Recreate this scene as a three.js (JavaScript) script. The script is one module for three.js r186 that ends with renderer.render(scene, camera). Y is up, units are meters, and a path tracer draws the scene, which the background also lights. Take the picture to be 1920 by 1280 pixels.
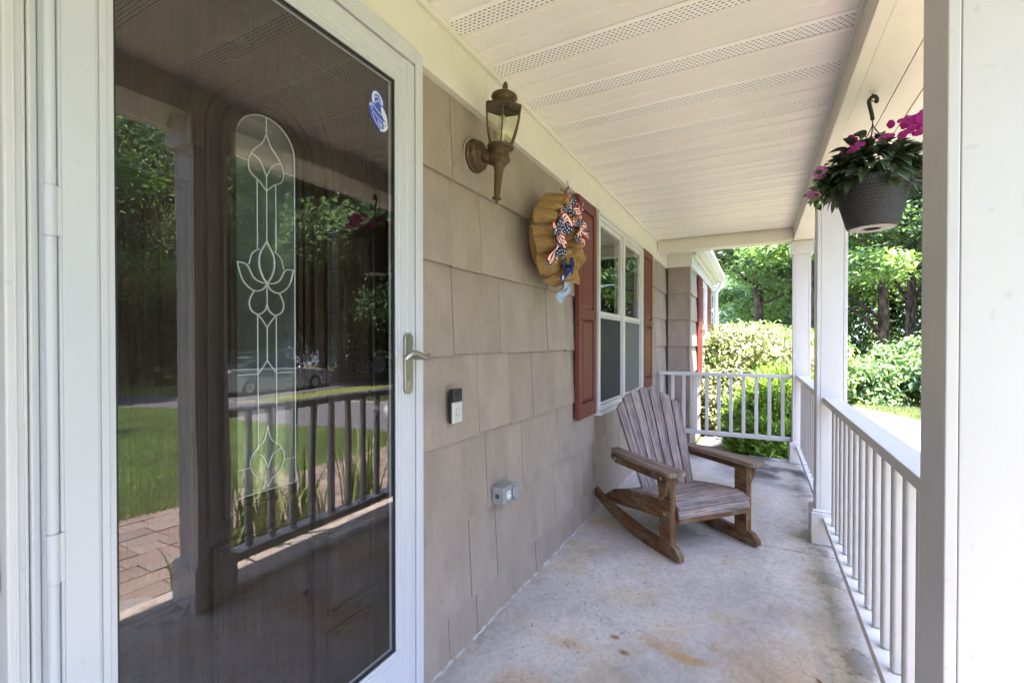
import * as THREE from 'three';
import { RoundedBoxGeometry } from 'three/addons/geometries/RoundedBoxGeometry.js';
import { mergeGeometries, mergeVertices, toCreasedNormals } from 'three/addons/utils/BufferGeometryUtils.js';

// ---------------------------------------------------------------- camera, sky, sun, exposure
const scene = new THREE.Scene();
const W = 1920, H = 1280, FOCAL = 868, YAW = 27.92, PITCH = 0.5;
const camera = new THREE.PerspectiveCamera(2 * Math.atan(H / 2 / FOCAL) * 180 / Math.PI, W / H, 0.03, 600);
camera.position.set(0, 1.25, 0);
camera.rotation.order = 'YXZ';
camera.rotation.set(-PITCH * Math.PI / 180, YAW * Math.PI / 180, 0);
camera.setViewOffset(W, H, 0, -9.6, W, H);
const renderer = new THREE.WebGLRenderer({ antialias: true });
renderer.setSize(W, H);
renderer.toneMapping = THREE.LinearToneMapping;
renderer.toneMappingExposure = 10.4;
renderer.shadowMap.enabled = true;
const SKY = 0.7;
const SUN = new THREE.Vector3(0.17, 0.93, 0.27).normalize();
{                                                              // a hazy summer sky with thin high cloud
  const w = 512, h = 256, data = new Float32Array(w * h * 4), v = new THREE.Vector3();
  for (let j = 0; j < h; j++) for (let i = 0; i < w; i++) {
    const el = ((j + 0.5) / h - 0.5) * Math.PI, az = ((i + 0.5) / w - 0.5) * 2 * Math.PI; v.set(Math.cos(el) * Math.cos(az), Math.sin(el), Math.cos(el) * Math.sin(az));
    const t = Math.max(0, v.y), k = Math.pow(1 - t, 2.2), c = Math.max(0, v.dot(SUN)), glow = 0.9 * Math.pow(c, 5) + 2.2 * Math.pow(c, 60), o = (j * w + i) * 4, g = SKY;
    data[o] = g * (0.3 + 0.42 * k + glow); data[o + 1] = g * (0.445 + 0.35 * k + glow * 0.96); data[o + 2] = g * (0.98 + 0.23 * k + glow * 0.93); data[o + 3] = 1;
  }
  const t = new THREE.DataTexture(data, w, h, THREE.RGBAFormat, THREE.FloatType); t.mapping = THREE.EquirectangularReflectionMapping; t.magFilter = t.minFilter = THREE.LinearFilter; t.needsUpdate = true;
  scene.background = t; scene.environment = t;
}
const sun = new THREE.DirectionalLight(0xffede8, 5);
sun.position.copy(SUN).multiplyScalar(40); sun.castShadow = true; sun.shadow.mapSize.set(2048, 2048);
Object.assign(sun.shadow.camera, { left: -30, right: 30, top: 30, bottom: -30, near: 1, far: 120 });
scene.add(sun, sun.target);

// ---------------------------------------------------------------- helpers
let seed = 12345;
const rnd = () => { seed = (seed + 0x6d2b79f5) | 0; let t = Math.imul(seed ^ (seed >>> 15), 1 | seed); t = (t + Math.imul(t ^ (t >>> 7), 61 | t)) ^ t; return ((t ^ (t >>> 14)) >>> 0) / 4294967296; };
const R = (a, b) => a + (b - a) * rnd();
const V = (x, y, d) => new THREE.Vector3(x, y, -d);          // d: metres along the porch, away from the camera
const clamp = (x, a, b) => Math.min(b, Math.max(a, x)), sstep = (a, b, x) => { const t = clamp((x - a) / (b - a), 0, 1); return t * t * (3 - 2 * t); };
const hash = (x, y, s) => { let h = Math.imul(x, 374761393) ^ Math.imul(y, 668265263) ^ Math.imul(s, 2147483647 ^ 97531); h = Math.imul(h ^ (h >>> 13), 1274126177); return ((h ^ (h >>> 16)) >>> 0) / 4294967296; };
const mod = (a, n) => ((a % n) + n) % n;
function vn(x, y, px, py, s) {                                // tileable value noise, period px, py
  const xi = Math.floor(x), yi = Math.floor(y), fx = x - xi, fy = y - yi, u = fx * fx * (3 - 2 * fx), v = fy * fy * (3 - 2 * fy);
  const x0 = mod(xi, px), x1 = mod(xi + 1, px), y0 = mod(yi, py), y1 = mod(yi + 1, py);
  return (hash(x0, y0, s) * (1 - u) + hash(x1, y0, s) * u) * (1 - v) + (hash(x0, y1, s) * (1 - u) + hash(x1, y1, s) * u) * v;
}
function fbm(u, v, px, py, oct, s) { let a = 0, w = 0.5, t = 0; for (let i = 0; i < oct; i++) { a += w * vn(u * px, v * py, px, py, s + i); t += w; w *= 0.5; px *= 2; py *= 2; } return a / t; }
function tex(w, h, fn, { srgb = false, rx = 1, ry = 1 } = {}) {
  const data = new Uint8Array(w * h * 4);
  for (let j = 0; j < h; j++) for (let i = 0; i < w; i++) {
    const c = fn(i / w, j / h), k = (j * w + i) * 4;
    if (typeof c === 'number') { const g = clamp(c * 255, 0, 255); data[k] = data[k + 1] = data[k + 2] = g; data[k + 3] = 255; }
    else { data[k] = clamp(c[0] * 255, 0, 255); data[k + 1] = clamp(c[1] * 255, 0, 255); data[k + 2] = clamp(c[2] * 255, 0, 255); data[k + 3] = c.length > 3 ? c[3] * 255 : 255; }
  }
  const t = new THREE.DataTexture(data, w, h); t.wrapS = t.wrapT = THREE.RepeatWrapping; t.magFilter = THREE.LinearFilter; t.minFilter = THREE.LinearMipmapLinearFilter; t.generateMipmaps = true;
  if (srgb) t.colorSpace = THREE.SRGBColorSpace;
  t.repeat.set(rx, ry); t.needsUpdate = true; return t;
}
function canvasTex(w, h, draw) { const c = document.createElement('canvas'); c.width = w; c.height = h; draw(c.getContext('2d'), w, h); const t = new THREE.CanvasTexture(c); t.colorSpace = THREE.SRGBColorSpace; t.wrapS = t.wrapT = THREE.RepeatWrapping; return t; }
const lin = (r, g, b) => new THREE.Color().setRGB(r, g, b);
const std = (o) => new THREE.MeshStandardMaterial(o), phy = (o) => new THREE.MeshPhysicalMaterial(o);

// uv in metres by the face's main direction; v runs along `axis`
function uvBox(geo, axis = 'y', ou = rnd() * 7, ov = rnd() * 7) {
  const g = geo.index ? geo.toNonIndexed() : geo, p = g.attributes.position, uv = new Float32Array(p.count * 2), a = new THREE.Vector3(), b = new THREE.Vector3(), c = new THREE.Vector3(), n = new THREE.Vector3();
  for (let i = 0; i < p.count; i += 3) {
    a.fromBufferAttribute(p, i); b.fromBufferAttribute(p, i + 1); c.fromBufferAttribute(p, i + 2);
    n.subVectors(b, a).cross(c.clone().sub(a)); const ax = Math.abs(n.x), ay = Math.abs(n.y), az = Math.abs(n.z);
    const main = ax >= ay && ax >= az ? 'x' : ay >= az ? 'y' : 'z';
    const rest = ['x', 'y', 'z'].filter((k) => k !== main), va = rest.includes(axis) ? axis : rest[1], ua = rest.find((k) => k !== va);
    [a, b, c].forEach((q, k) => { uv[(i + k) * 2] = q[ua] + ou; uv[(i + k) * 2 + 1] = q[va] + ov; });
  }
  g.setAttribute('uv', new THREE.BufferAttribute(uv, 2)); return g;
}
const counts = {};
function numbered(name) { const n = counts[name] = (counts[name] ?? -1) + 1; return n ? name + '_' + String(n).padStart(3, '0') : name; }
function mesh(name, geo, mat, parent) { const m = new THREE.Mesh(geo, mat); m.name = name; m.castShadow = m.receiveShadow = true; parent.add(m); return m; }
function group(name, parent) { const g = new THREE.Group(); g.name = name; parent.add(g); return g; }
function tag(o, label, category, grp) { o.userData.label = label; o.userData.category = category; if (grp) o.userData.group = grp; return o; }
function thing(name, label, category, pos = new THREE.Vector3(), turn = 0, grp) { const g = new THREE.Group(); g.name = numbered(name); g.position.copy(pos); g.rotation.y = turn; scene.add(g); return tag(g, label, category, grp); }
function struct(name, geo, mat) { const m = geo ? new THREE.Mesh(geo, mat) : new THREE.Group(); m.name = numbered(name); m.userData.kind = 'structure'; m.receiveShadow = m.castShadow = true; scene.add(m); return m; }
// a box given by its limits: x0..x1, y0..y1, d0..d1, with rounded edges r
function bx(x0, x1, y0, y1, d0, d1, r = 0.003, axis = 'y') {
  const w = x1 - x0, h = y1 - y0, d = d1 - d0, g = r > 0 ? new RoundedBoxGeometry(w, h, d, 1, Math.min(r, w / 2.1, h / 2.1, d / 2.1)) : new THREE.BoxGeometry(w, h, d);
  g.translate((x0 + x1) / 2, (y0 + y1) / 2, -(d0 + d1) / 2); return uvBox(g, axis);
}
function cb(w, h, d, r = 0.002, axis = 'y') { return uvBox(r > 0 ? new RoundedBoxGeometry(w, h, d, 1, r) : new THREE.BoxGeometry(w, h, d), axis); }
const merge = (list) => { list = list.map((g) => g.index ? g.toNonIndexed() : g); for (const g of list) for (const k of Object.keys(g.attributes)) if (!['position', 'normal', 'uv'].includes(k)) g.deleteAttribute(k); return mergeGeometries(list); };
const frameBars = (x0, x1, y0, y1, d0, d1, t, r = 0.002, tb = t) => [bx(x0, x1, y0, y1, d0, d0 + t, r), bx(x0, x1, y0, y1, d1 - t, d1, r), bx(x0, x1, y0, y0 + tb, d0 + t - 0.001, d1 - t + 0.001, r, 'z'), bx(x0, x1, y1 - t, y1, d0 + t - 0.001, d1 - t + 0.001, r, 'z')];
function tube(pts, r, seg = 24, rad = 8, closed = false) { return new THREE.TubeGeometry(new THREE.CatmullRomCurve3(pts, closed, 'catmullrom', 0.5), seg, r, rad, closed); }
function taper(pts, r0, r1, seg = 12, rad = 8, knobby = 0) {      // a limb that thins along a curve
  const curve = new THREE.CatmullRomCurve3(pts), fr = curve.computeFrenetFrames(seg), pos = [], uv = [], idx = [];
  for (let i = 0; i <= seg; i++) {
    const c = curve.getPointAt(i / seg), r = r0 + (r1 - r0) * Math.pow(i / seg, 0.8);
    for (let j = 0; j <= rad; j++) {
      const a = (j % rad) / rad * Math.PI * 2, rr = r * (1 + knobby * (hash(i, j % rad, 7) - 0.5)), q = c.clone().addScaledVector(fr.normals[i], Math.cos(a) * rr).addScaledVector(fr.binormals[i], Math.sin(a) * rr);
      pos.push(q.x, q.y, q.z); uv.push(j / rad * 2 * Math.max(r0, 0.05) * 3, i / seg * curve.getLength());
    }
  }
  for (let i = 0; i < seg; i++) for (let j = 0; j < rad; j++) { const a = i * (rad + 1) + j, b = a + rad + 1; idx.push(a, b, a + 1, b, b + 1, a + 1); }
  const g = new THREE.BufferGeometry(); g.setAttribute('position', new THREE.Float32BufferAttribute(pos, 3)); g.setAttribute('uv', new THREE.Float32BufferAttribute(uv, 2)); g.setIndex(idx); g.computeVertexNormals(); return g;
}

// ---------------------------------------------------------------- materials
const T = {
  paint: tex(512, 512, (u, v) => 0.5 + 0.3 * (fbm(u, v, 60, 20, 3, 3) - 0.5) + 0.25 * (fbm(u, v, 8, 8, 3, 9) - 0.5)),
  paintCol: tex(512, 512, (u, v) => { const n = fbm(u, v, 6, 6, 5, 21), s = fbm(u, v, 50, 50, 2, 4), d = s > 0.86 ? 0.965 : 1; const g = (0.965 + 0.05 * (n - 0.5)) * d; return [g, g * 0.995, g * 0.985]; }, { srgb: true, rx: 0.8, ry: 0.8 }),
  shingle: tex(512, 512, (u, v) => { const f = fbm(u, v, 110, 5, 2, 5), c = fbm(u, v, 8, 5, 4, 8), k = fbm(u, v, 60, 46, 2, 31), chip = k > 0.84 ? 0.88 : 1; const g = (0.93 + 0.045 * (f - 0.5) + 0.13 * (c - 0.5)) * chip; return [g, g, g]; }, { srgb: true, rx: 1.6, ry: 1.6 }),
  shingleB: tex(512, 512, (u, v) => 0.6 * fbm(u, v, 130, 4, 2, 5) + 0.4 * fbm(u, v, 10, 8, 3, 8), { rx: 1.6, ry: 1.6 }),
  wood: tex(512, 1024, (u, v) => { const w = u + 0.02 * fbm(u, v, 3, 4, 2, 2); const s = fbm(w, v, 60, 3, 3, 11), l = fbm(w, v, 14, 2, 3, 15), k = fbm(u, v, 7, 9, 4, 19), cr = fbm(w, v, 90, 4, 2, 44); const dark = cr > 0.72 ? 0.55 : 1; const g = (0.7 + 0.36 * (s - 0.5) + 0.26 * (l - 0.5) + 0.25 * (k - 0.5)) * dark, b = sstep(0.52, 0.8, k); return [g * (1 + 0.03 * b), g * (0.96 - 0.03 * b), g * (0.985 - 0.1 * b)]; }, { srgb: true, rx: 3, ry: 1.6 }),
  brown: tex(512, 1024, (u, v) => { const w = u + 0.03 * fbm(u, v, 3, 4, 2, 5); const s = fbm(w, v, 40, 3, 3, 61), k = fbm(u, v, 8, 12, 4, 66), l = fbm(u, v, 18, 18, 3, 71), grey = sstep(0.5, 0.72, k), lich = l > 0.68 ? 1 : 0; const g = 0.62 + 0.5 * (s - 0.5) + 0.3 * (k - 0.5); return [g * (0.97 - 0.1 * grey) + 0.05 * lich, g * (0.745 + 0.12 * grey) + 0.05 * lich, g * (0.52 + 0.26 * grey) + 0.04 * lich]; }, { srgb: true, rx: 3, ry: 1.6 }),
  grainB: tex(512, 512, (u, v) => fbm(u + 0.02 * fbm(u, v, 3, 4, 2, 2), v, 70, 4, 3, 11), { rx: 3, ry: 1.6 }),
  bark: tex(256, 512, (u, v) => { const n = fbm(u + 0.05 * fbm(u, v, 4, 8, 2, 1), v, 14, 6, 4, 5); const g = 0.45 + 0.9 * (n - 0.5); return [g, g * 0.93, g * 0.86]; }, { srgb: true }),
  barkB: tex(256, 512, (u, v) => fbm(u + 0.05 * fbm(u, v, 4, 8, 2, 1), v, 14, 6, 4, 5)),
  asphalt: tex(512, 512, (u, v) => { const n = fbm(u, v, 90, 90, 2, 5), c = fbm(u, v, 4, 4, 4, 9), g = 0.8 + 0.35 * (n - 0.5) + 0.25 * (c - 0.5); return [g, g, g]; }, { rx: 0.7, ry: 0.7 }),
  stone: tex(256, 256, (u, v) => { const n = fbm(u, v, 40, 40, 2, 5), c = fbm(u, v, 4, 4, 4, 19), g = 0.8 + 0.3 * (n - 0.5) + 0.35 * (c - 0.5); return [g, g * 0.99, g * 0.97]; }, { rx: 2.2, ry: 2.2 }),
  soil: tex(512, 512, (u, v) => { const n = fbm(u, v, 7, 7, 6, 3), f = fbm(u, v, 60, 60, 2, 8), g = 0.6 + 0.7 * (n - 0.5) + 0.4 * (f - 0.5); return [g * 0.85, g, g * 0.5]; }, { rx: 0.5, ry: 0.5 }),
  burlap: tex(256, 256, (u, v) => { const a = Math.sin(u * 2 * Math.PI * 40), b = Math.sin(v * 2 * Math.PI * 40), n = fbm(u, v, 20, 20, 3, 5), g = 0.72 + 0.12 * a * b + 0.35 * (n - 0.5); return [g, g * 0.97, g * 0.9]; }, { srgb: true, rx: 9, ry: 9 }),
  weave: tex(256, 256, (u, v) => { const r = Math.floor(v * 14), x = u * 20 + (r % 2) * 0.5, fx = x - Math.floor(x) - 0.5, fy = v * 14 - r - 0.5; return 1 - clamp(fx * fx * 3.2 + fy * fy * 3.2, 0, 1); }),
  patina: tex(256, 256, (u, v) => { const n = fbm(u, v, 6, 6, 5, 3), f = fbm(u, v, 30, 30, 3, 8); const g = 0.7 + 0.6 * (n - 0.5) + 0.4 * (f - 0.5), k = sstep(0.55, 0.7, n); return [g, g * (0.86 + 0.08 * k), g * (0.72 + 0.2 * k)]; }, { srgb: true, rx: 4, ry: 4 }),
  wavy: tex(256, 256, (u, v) => fbm(u, v, 3, 4, 2, 12), { rx: 1, ry: 1 }),
};
const M = {
  white: std({ color: lin(0.63, 0.622, 0.615), map: T.paintCol, roughness: 0.42, bumpMap: T.paint, bumpScale: 0.0012 }),
  cream: std({ color: lin(0.74, 0.7, 0.64), map: T.paintCol, roughness: 0.5, bumpMap: T.paint, bumpScale: 0.001 }),  // white trim; warm bounced light is put into the colour
  vinyl: std({ color: lin(0.85, 0.815, 0.79), map: T.paintCol, roughness: 0.45 }),
  doorWhite: std({ color: lin(0.55, 0.565, 0.6), map: T.paintCol, roughness: 0.3, bumpMap: T.paint, bumpScale: 0.0002 }),
  sheath: std({ color: lin(0.1, 0.085, 0.07), roughness: 0.9 }),
  interior: std({ color: lin(0.16, 0.15, 0.14), roughness: 0.9 }),
  attic: std({ color: lin(0.03, 0.028, 0.025), roughness: 1 }),  // attic darkness put into the colour, seen through the pierced boards
  roof: std({ color: lin(0.07, 0.065, 0.06), map: T.asphalt, roughness: 0.95 }),
  pane: phy({ color: 0xffffff, transmission: 1, thickness: 0, roughness: 0, ior: 1.62 }),
  doorPane: phy({ color: lin(0.9, 0.91, 0.9), transmission: 1, thickness: 0, roughness: 0, ior: 1.84, bumpMap: T.wavy, bumpScale: 0.0008 }),
  liteGlass: phy({ color: lin(0.8, 0.84, 0.8), transmission: 0.93, thickness: 0, roughness: 0.05, ior: 2.1, bumpMap: T.wavy, bumpScale: 0.004 }),
  came: std({ color: lin(0.6, 0.61, 0.6), metalness: 0.6, roughness: 0.35 }),
  doorWood: phy({ color: lin(0.046, 0.03, 0.021), map: T.wood, specularIntensity: 0.35, roughness: 0.45, bumpMap: T.grainB, bumpScale: 0.0006 }),
  nickel: std({ color: lin(0.42, 0.4, 0.36), metalness: 1, roughness: 0.34 }),
  blackPlastic: std({ color: lin(0.012, 0.012, 0.014), roughness: 0.25 }),
  matteBlack: std({ color: lin(0.02, 0.02, 0.021), roughness: 0.7 }),
  satin: std({ color: lin(0.62, 0.62, 0.6), metalness: 0.55, roughness: 0.4 }),
  galv: std({ color: lin(0.4, 0.42, 0.44), metalness: 0.6, roughness: 0.42, bumpMap: T.asphalt, bumpScale: 0.0006 }),
  outletWhite: std({ color: lin(0.75, 0.74, 0.71), roughness: 0.35 }),
  maroon: std({ color: lin(0.15, 0.029, 0.023), map: T.paintCol, roughness: 0.5, bumpMap: T.grainB, bumpScale: 0.0006 }),
  screen: std({ color: lin(0.035, 0.036, 0.038), roughness: 0.85, transparent: true, opacity: 0.86 }),
  bronze: std({ color: lin(0.2, 0.158, 0.112), map: T.patina, metalness: 0.4, roughness: 0.55 }),
  lampGlass: phy({ color: lin(0.86, 0.84, 0.74), transmission: 1, thickness: 0, roughness: 0.04, ior: 1.6, bumpMap: T.wavy, bumpScale: 0.002 }),
  bulb: phy({ color: lin(0.85, 0.85, 0.85), transmission: 0.6, thickness: 0, roughness: 0.2 }),
  candle: std({ color: lin(0.72, 0.66, 0.5), roughness: 0.6 }),
  slatGrey: [0, 1, 2].map((k) => std({ color: lin(0.49 + 0.05 * k, 0.44 + 0.045 * k, 0.385 + 0.04 * k), map: T.wood, roughness: 0.85, bumpMap: T.grainB, bumpScale: 0.0016 })),
  slatBrown: std({ color: lin(0.43, 0.335, 0.235), map: T.brown, roughness: 0.75, bumpMap: T.grainB, bumpScale: 0.0012 }),
  armTop: std({ color: lin(0.46, 0.37, 0.27), map: T.wood, roughness: 0.8, bumpMap: T.grainB, bumpScale: 0.0014 }),
  burlap: std({ color: lin(0.62, 0.39, 0.165), map: T.burlap, roughness: 0.95, bumpMap: T.burlap, bumpScale: 0.001 }),
  bark: std({ color: lin(0.3, 0.25, 0.2), map: T.bark, roughness: 1, bumpMap: T.barkB, bumpScale: 0.03 }),
  asphalt: std({ color: lin(0.12, 0.12, 0.125), map: T.asphalt, roughness: 0.95 }),
  kerb: std({ color: lin(0.32, 0.31, 0.29), map: T.stone, roughness: 0.9 }),
  soil: std({ color: lin(0.24, 0.25, 0.12), map: T.soil, roughness: 1 }),
  mulch: std({ color: lin(0.1, 0.075, 0.055), map: T.stone, roughness: 1 }),
  pot: std({ color: lin(0.021, 0.022, 0.025), roughness: 0.6, bumpMap: T.weave, bumpScale: 0.002 }),
  leaf: phy({ color: 0xffffff, transmission: 0.5, thickness: 0, roughness: 0.95, side: THREE.DoubleSide }),
  leafWaxy: phy({ color: 0xffffff, transmission: 0.15, thickness: 0, roughness: 0.5, side: THREE.DoubleSide }),
  petal: phy({ color: lin(0.42, 0.006, 0.25), transmission: 0.35, thickness: 0, roughness: 0.9, side: THREE.DoubleSide }),
  petalEye: std({ color: lin(0.25, 0.004, 0.06), roughness: 0.8 }),
  pinkPetal: phy({ color: lin(0.6, 0.2, 0.5), transmission: 0.35, thickness: 0, roughness: 0.9, side: THREE.DoubleSide }),
};

// ---------------------------------------------------------------- ground
const gy = (x, d) => -0.2 - 0.045 * Math.max(0, x - 2.5) + 0.06 * Math.max(0, d - 14) * sstep(8, 0, x);
{
  const g = new THREE.PlaneGeometry(260, 260, 130, 130); g.rotateX(-Math.PI / 2); const p = g.attributes.position;
  for (let i = 0; i < p.count; i++) { const x = p.getX(i), d = -p.getZ(i); p.setY(i, (x > -1 ? gy(x, d) : -0.2)); }
  g.computeVertexNormals(); struct('ground', uvBox(g, 'z', 0, 0), M.soil);
}
// a strip on the ground between two lines of [x, d] points
function strip(a, b, lift, nu = 40, nv = 8) {
  const at = (l, t) => { const k = t * (l.length - 1), i = Math.min(l.length - 2, Math.floor(k)), f = k - i; return [l[i][0] + (l[i + 1][0] - l[i][0]) * f, l[i][1] + (l[i + 1][1] - l[i][1]) * f]; };
  const pos = [], idx = [];
  for (let i = 0; i <= nu; i++) for (let j = 0; j <= nv; j++) { const p = at(a, i / nu), q = at(b, i / nu), f = j / nv, x = p[0] + (q[0] - p[0]) * f, d = p[1] + (q[1] - p[1]) * f; pos.push(x, gy(x, d) + lift, -d); }
  for (let i = 0; i < nu; i++) for (let j = 0; j < nv; j++) { const k = i * (nv + 1) + j; idx.push(k, k + 1, k + nv + 1, k + 1, k + nv + 2, k + nv + 1); }
  const g = new THREE.BufferGeometry(); g.setAttribute('position', new THREE.Float32BufferAttribute(pos, 3)); g.setIndex(idx); g.computeVertexNormals(); return uvBox(g, 'z', 0, 0);
}
const NEAR = [[-0.7, 5.85], [3.0, 5.6], [5.2, 5.65], [8.5, 6.15], [11.8, 6.7], [15.2, 6.6], [22, 5], [30, 2]];
const FAR = [[-0.7, 12.9], [1.9, 12.5], [2.6, 10.7], [5, 9.8], [6.5, 9.4], [9.4, 9.2], [13, 8.9], [22, 9.2], [30, 9.6]];
struct('driveway', strip(NEAR, FAR, 0.02, 60, 10), M.asphalt);
{                                                              // stone kerb along the far edge of the drive
  const kerb = struct('kerb'); let px = -99, pd = -99;
  for (let i = 1; i < FAR.length - 1; i++) {
    const [x0, d0] = FAR[i], [x1, d1] = FAR[i + 1], L = Math.hypot(x1 - x0, d1 - d0), n = Math.floor(L / 0.3);
    for (let k = 0; k < n; k++) { if (x0 > 20) break; const t = (k + 0.5) / n, x = x0 + (x1 - x0) * t, d = d0 + (d1 - d0) * t, w = L / n - R(0.006, 0.014); const m = mesh('kerb_stone', cb(w, 0.2, R(0.1, 0.13), 0.015), M.kerb, kerb); m.position.set(x, gy(x, d) - 0.055 + R(-0.006, 0.006), -d); m.rotation.y = Math.atan2(d1 - d0, x1 - x0) + R(-0.05, 0.05); }
  }
}
// the concrete porch floor, in two pours with a joint between them
{
  const stain = [[-0.34, 1.98, 0.16, 0.07, 0.5], [-0.3, 1.5, 0.34, 0.2, 0.7], [-0.62, 1.56, 0.032, 0.026, 1], [-0.47, 1.85, 0.036, 0.03, 1], [-0.53, 1.93, 0.03, 0.02, 0.9], [-0.7, 1.8, 0.2, 0.06, 0.5], [0.1, 2.0, 0.3, 0.35, 0.45], [-0.25, 1.93, 0.12, 0.035, 0.85], [-0.75, 1.5, 0.15, 0.1, 0.4], [-0.02, 1.45, 0.2, 0.2, 0.5]];
  const col = tex(1024, 2048, (u, v) => {
    const x = -1.1 + u * 1.75, d = -1 + v * 7;
    const n = fbm(u, v, 5, 18, 5, 3), f = fbm(u, v, 120, 400, 2, 8), m = fbm(u, v, 24, 90, 3, 14), blot = fbm(u, v, 9, 34, 4, 51);
    let g = 0.73 + 0.18 * (n - 0.5) + 0.1 * (f - 0.5) + 0.08 * (m - 0.5), r = g * 1.0, gg = g * 0.985, b = g * 0.975;
    for (const [sx, sd, w, l, a] of stain) { const q = Math.hypot((x - sx) / w, (d - sd) / l) + 0.9 * (blot - 0.5) + 0.5 * (m - 0.5), k = a * sstep(1, 0.2, q); r *= 1 - 0.02 * k; gg *= 1 - 0.16 * k; b *= 1 - 0.36 * k; if (w < 0.04) { r *= 1 - 0.3 * k; gg *= 1 - 0.3 * k; b *= 1 - 0.3 * k; } }
    const tan = sstep(0.52, 0.75, blot) * 0.5; gg *= 1 - 0.06 * tan; b *= 1 - 0.18 * tan;
    const mil = sstep(0.36, 0.62, n * 0.6 + 0.4 * blot) * clamp(sstep(4.3, 5.1, d) * sstep(-0.5, 0.1, x) + 0.8 * sstep(5.2, 5.6, d) + 0.34 * sstep(0.1, 0.36, x) * sstep(0.45, 0.62, m), 0, 1);   // mildew, in blotches
    const k = 1 - 0.62 * mil - (fbm(u, v, 170, 600, 1, 77) > 0.86 ? 0.16 * sstep(0.4, 0.6, n) : 0);
    return [r * k, gg * k, b * k];
  }, { srgb: true });
  const cells = []; for (let i = 0; i < 60; i++) cells.push([hash(i, 1, 5), hash(i, 2, 5), hash(i, 3, 5) * 6.28, hash(i, 4, 5)]);
  const swirl = tex(1024, 1024, (u, v) => {                  // arcs left by the trowel
    let best = 9, c = cells[0];
    for (const q of cells) { const du = Math.abs(u - q[0]), dv = Math.abs(v - q[1]), e = Math.hypot(Math.min(du, 1 - du), Math.min(dv, 1 - dv)) * (0.7 + 0.6 * q[3]); if (e < best) { best = e; c = q; } }
    let du = u - c[0], dv = v - c[1]; du -= Math.round(du); dv -= Math.round(dv);
    const rx = du + 0.14 * Math.cos(c[2]), ry = dv + 0.14 * Math.sin(c[2]), r = Math.hypot(rx, ry), a = Math.atan2(ry, rx);
    const line = vn(r * 190, a * 5 + 40, 4096, 4096, 7), grit = fbm(u, v, 200, 200, 2, 3);
    return 0.25 + 0.4 * line + 0.35 * grit;
  }, { rx: 1.3, ry: 5.2 });
  const m = std({ color: lin(0.9, 0.855, 0.8), map: col, roughness: 0.75, bumpMap: swirl, bumpScale: 0.003 });
  const slab = struct('porch_slab');
  const piece = (d0, d1) => { const g = bx(-1.08, 0.64, -0.32, 0, d0, d1, 0.009), p = g.attributes.position, uv = g.attributes.uv; for (let i = 0; i < p.count; i++) uv.setXY(i, (p.getX(i) + 1.1) / 1.75, (-p.getZ(i) + 1) / 7); mesh('slab_section', g, m, slab); };
  piece(-1, 3.237); piece(3.25, 5.76); mesh('slab_section', bx(-1.08, 0.64, -0.32, 0, -4, -1.004, 0.006), m, slab);
  mesh('slab_bed', bx(-1.07, 0.6, -0.33, -0.02, 3.2, 3.3, 0), M.mulch, slab);
}
// brick walk beside the porch, every paver its own block
{
  const walk = struct('paver_walk'), P = [[0.27, 0.21, 0.175], [0.25, 0.185, 0.155], [0.3, 0.245, 0.2], [0.22, 0.175, 0.155], [0.27, 0.23, 0.2]].map((c) => std({ color: lin(...c.map((k) => k * 0.95)), map: T.stone, roughness: 0.9, bumpMap: T.asphalt, bumpScale: 0.002 }));
  const LN = [0.17, 0.235, 0.31], G = LN.map((l) => cb(0.162, 0.06, l - 0.007, 0.006));
  for (let row = 0; row < 11; row++) { const x = 0.745 + row * 0.168; let d = -0.7 + (row % 2) * 0.11; while (d < 5.1) { const k = Math.floor(rnd() * 3), l = LN[k], c = d + l / 2; d += l; if (x < 1.0 && c > 1.5) continue; const m = mesh('paver', G[k], P[Math.floor(rnd() * 5)], walk); m.position.set(x, -0.2 + R(-0.003, 0.003), -c); } }
  struct('planting_bed', bx(0.645, 1.06, -0.3, -0.16, 1.5, 5.6, 0.02), M.mulch);
}

// ---------------------------------------------------------------- the house
const house = new THREE.Group(); house.name = 'house'; scene.add(house);
tag(house, 'taupe shingled house with a covered porch, glazed storm door and maroon shutters', 'house');
const WX = -1.045;
{                                                              // wall behind the shingles, with openings for the door and the window
  const s = [], x0 = -1.2, x1 = -1.066, seg = (d0, d1, y0, y1) => s.push(bx(x0, x1, y0, y1, d0, d1, 0));
  seg(-4, 0.24, -0.3, 2.46); seg(0.24, 1.27, 2.16, 2.46); seg(1.27, 3.3, -0.3, 2.46); seg(3.3, 4.72, -0.3, 0.77); seg(3.3, 4.72, 2.18, 2.46); seg(4.72, 6.3, -0.3, 2.46); seg(0.24, 1.27, -0.3, 0.02);
  s.push(bx(-1.2, -0.78, -0.3, 2.46, 6.325, 6.45, 0), bx(-0.9, -0.775, -0.3, 2.46, 6.451, 9.7, 0), bx(-6, -0.9, -0.3, 2.46, 9.6, 9.7, 0));
  mesh('wall', merge(s), M.sheath, house);
  mesh('interior_wall', merge([bx(-6.1, -6, -0.3, 2.6, -4.2, 9.8, 0), bx(-6, -1.2, -0.3, 2.6, -4.2, -4.05, 0), bx(-6, -1.205, -0.3, 0.015, -4, 9.59, 0), bx(-6, -1.2, 2.461, 2.55, -4, 9.59, 0), bx(-6, -1.205, 0.02, 2.46, 2.5, 2.6, 0), bx(-2.6, -2.5, 0.02, 2.46, -1, 2.49, 0)]), M.interior, house);
}
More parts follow.
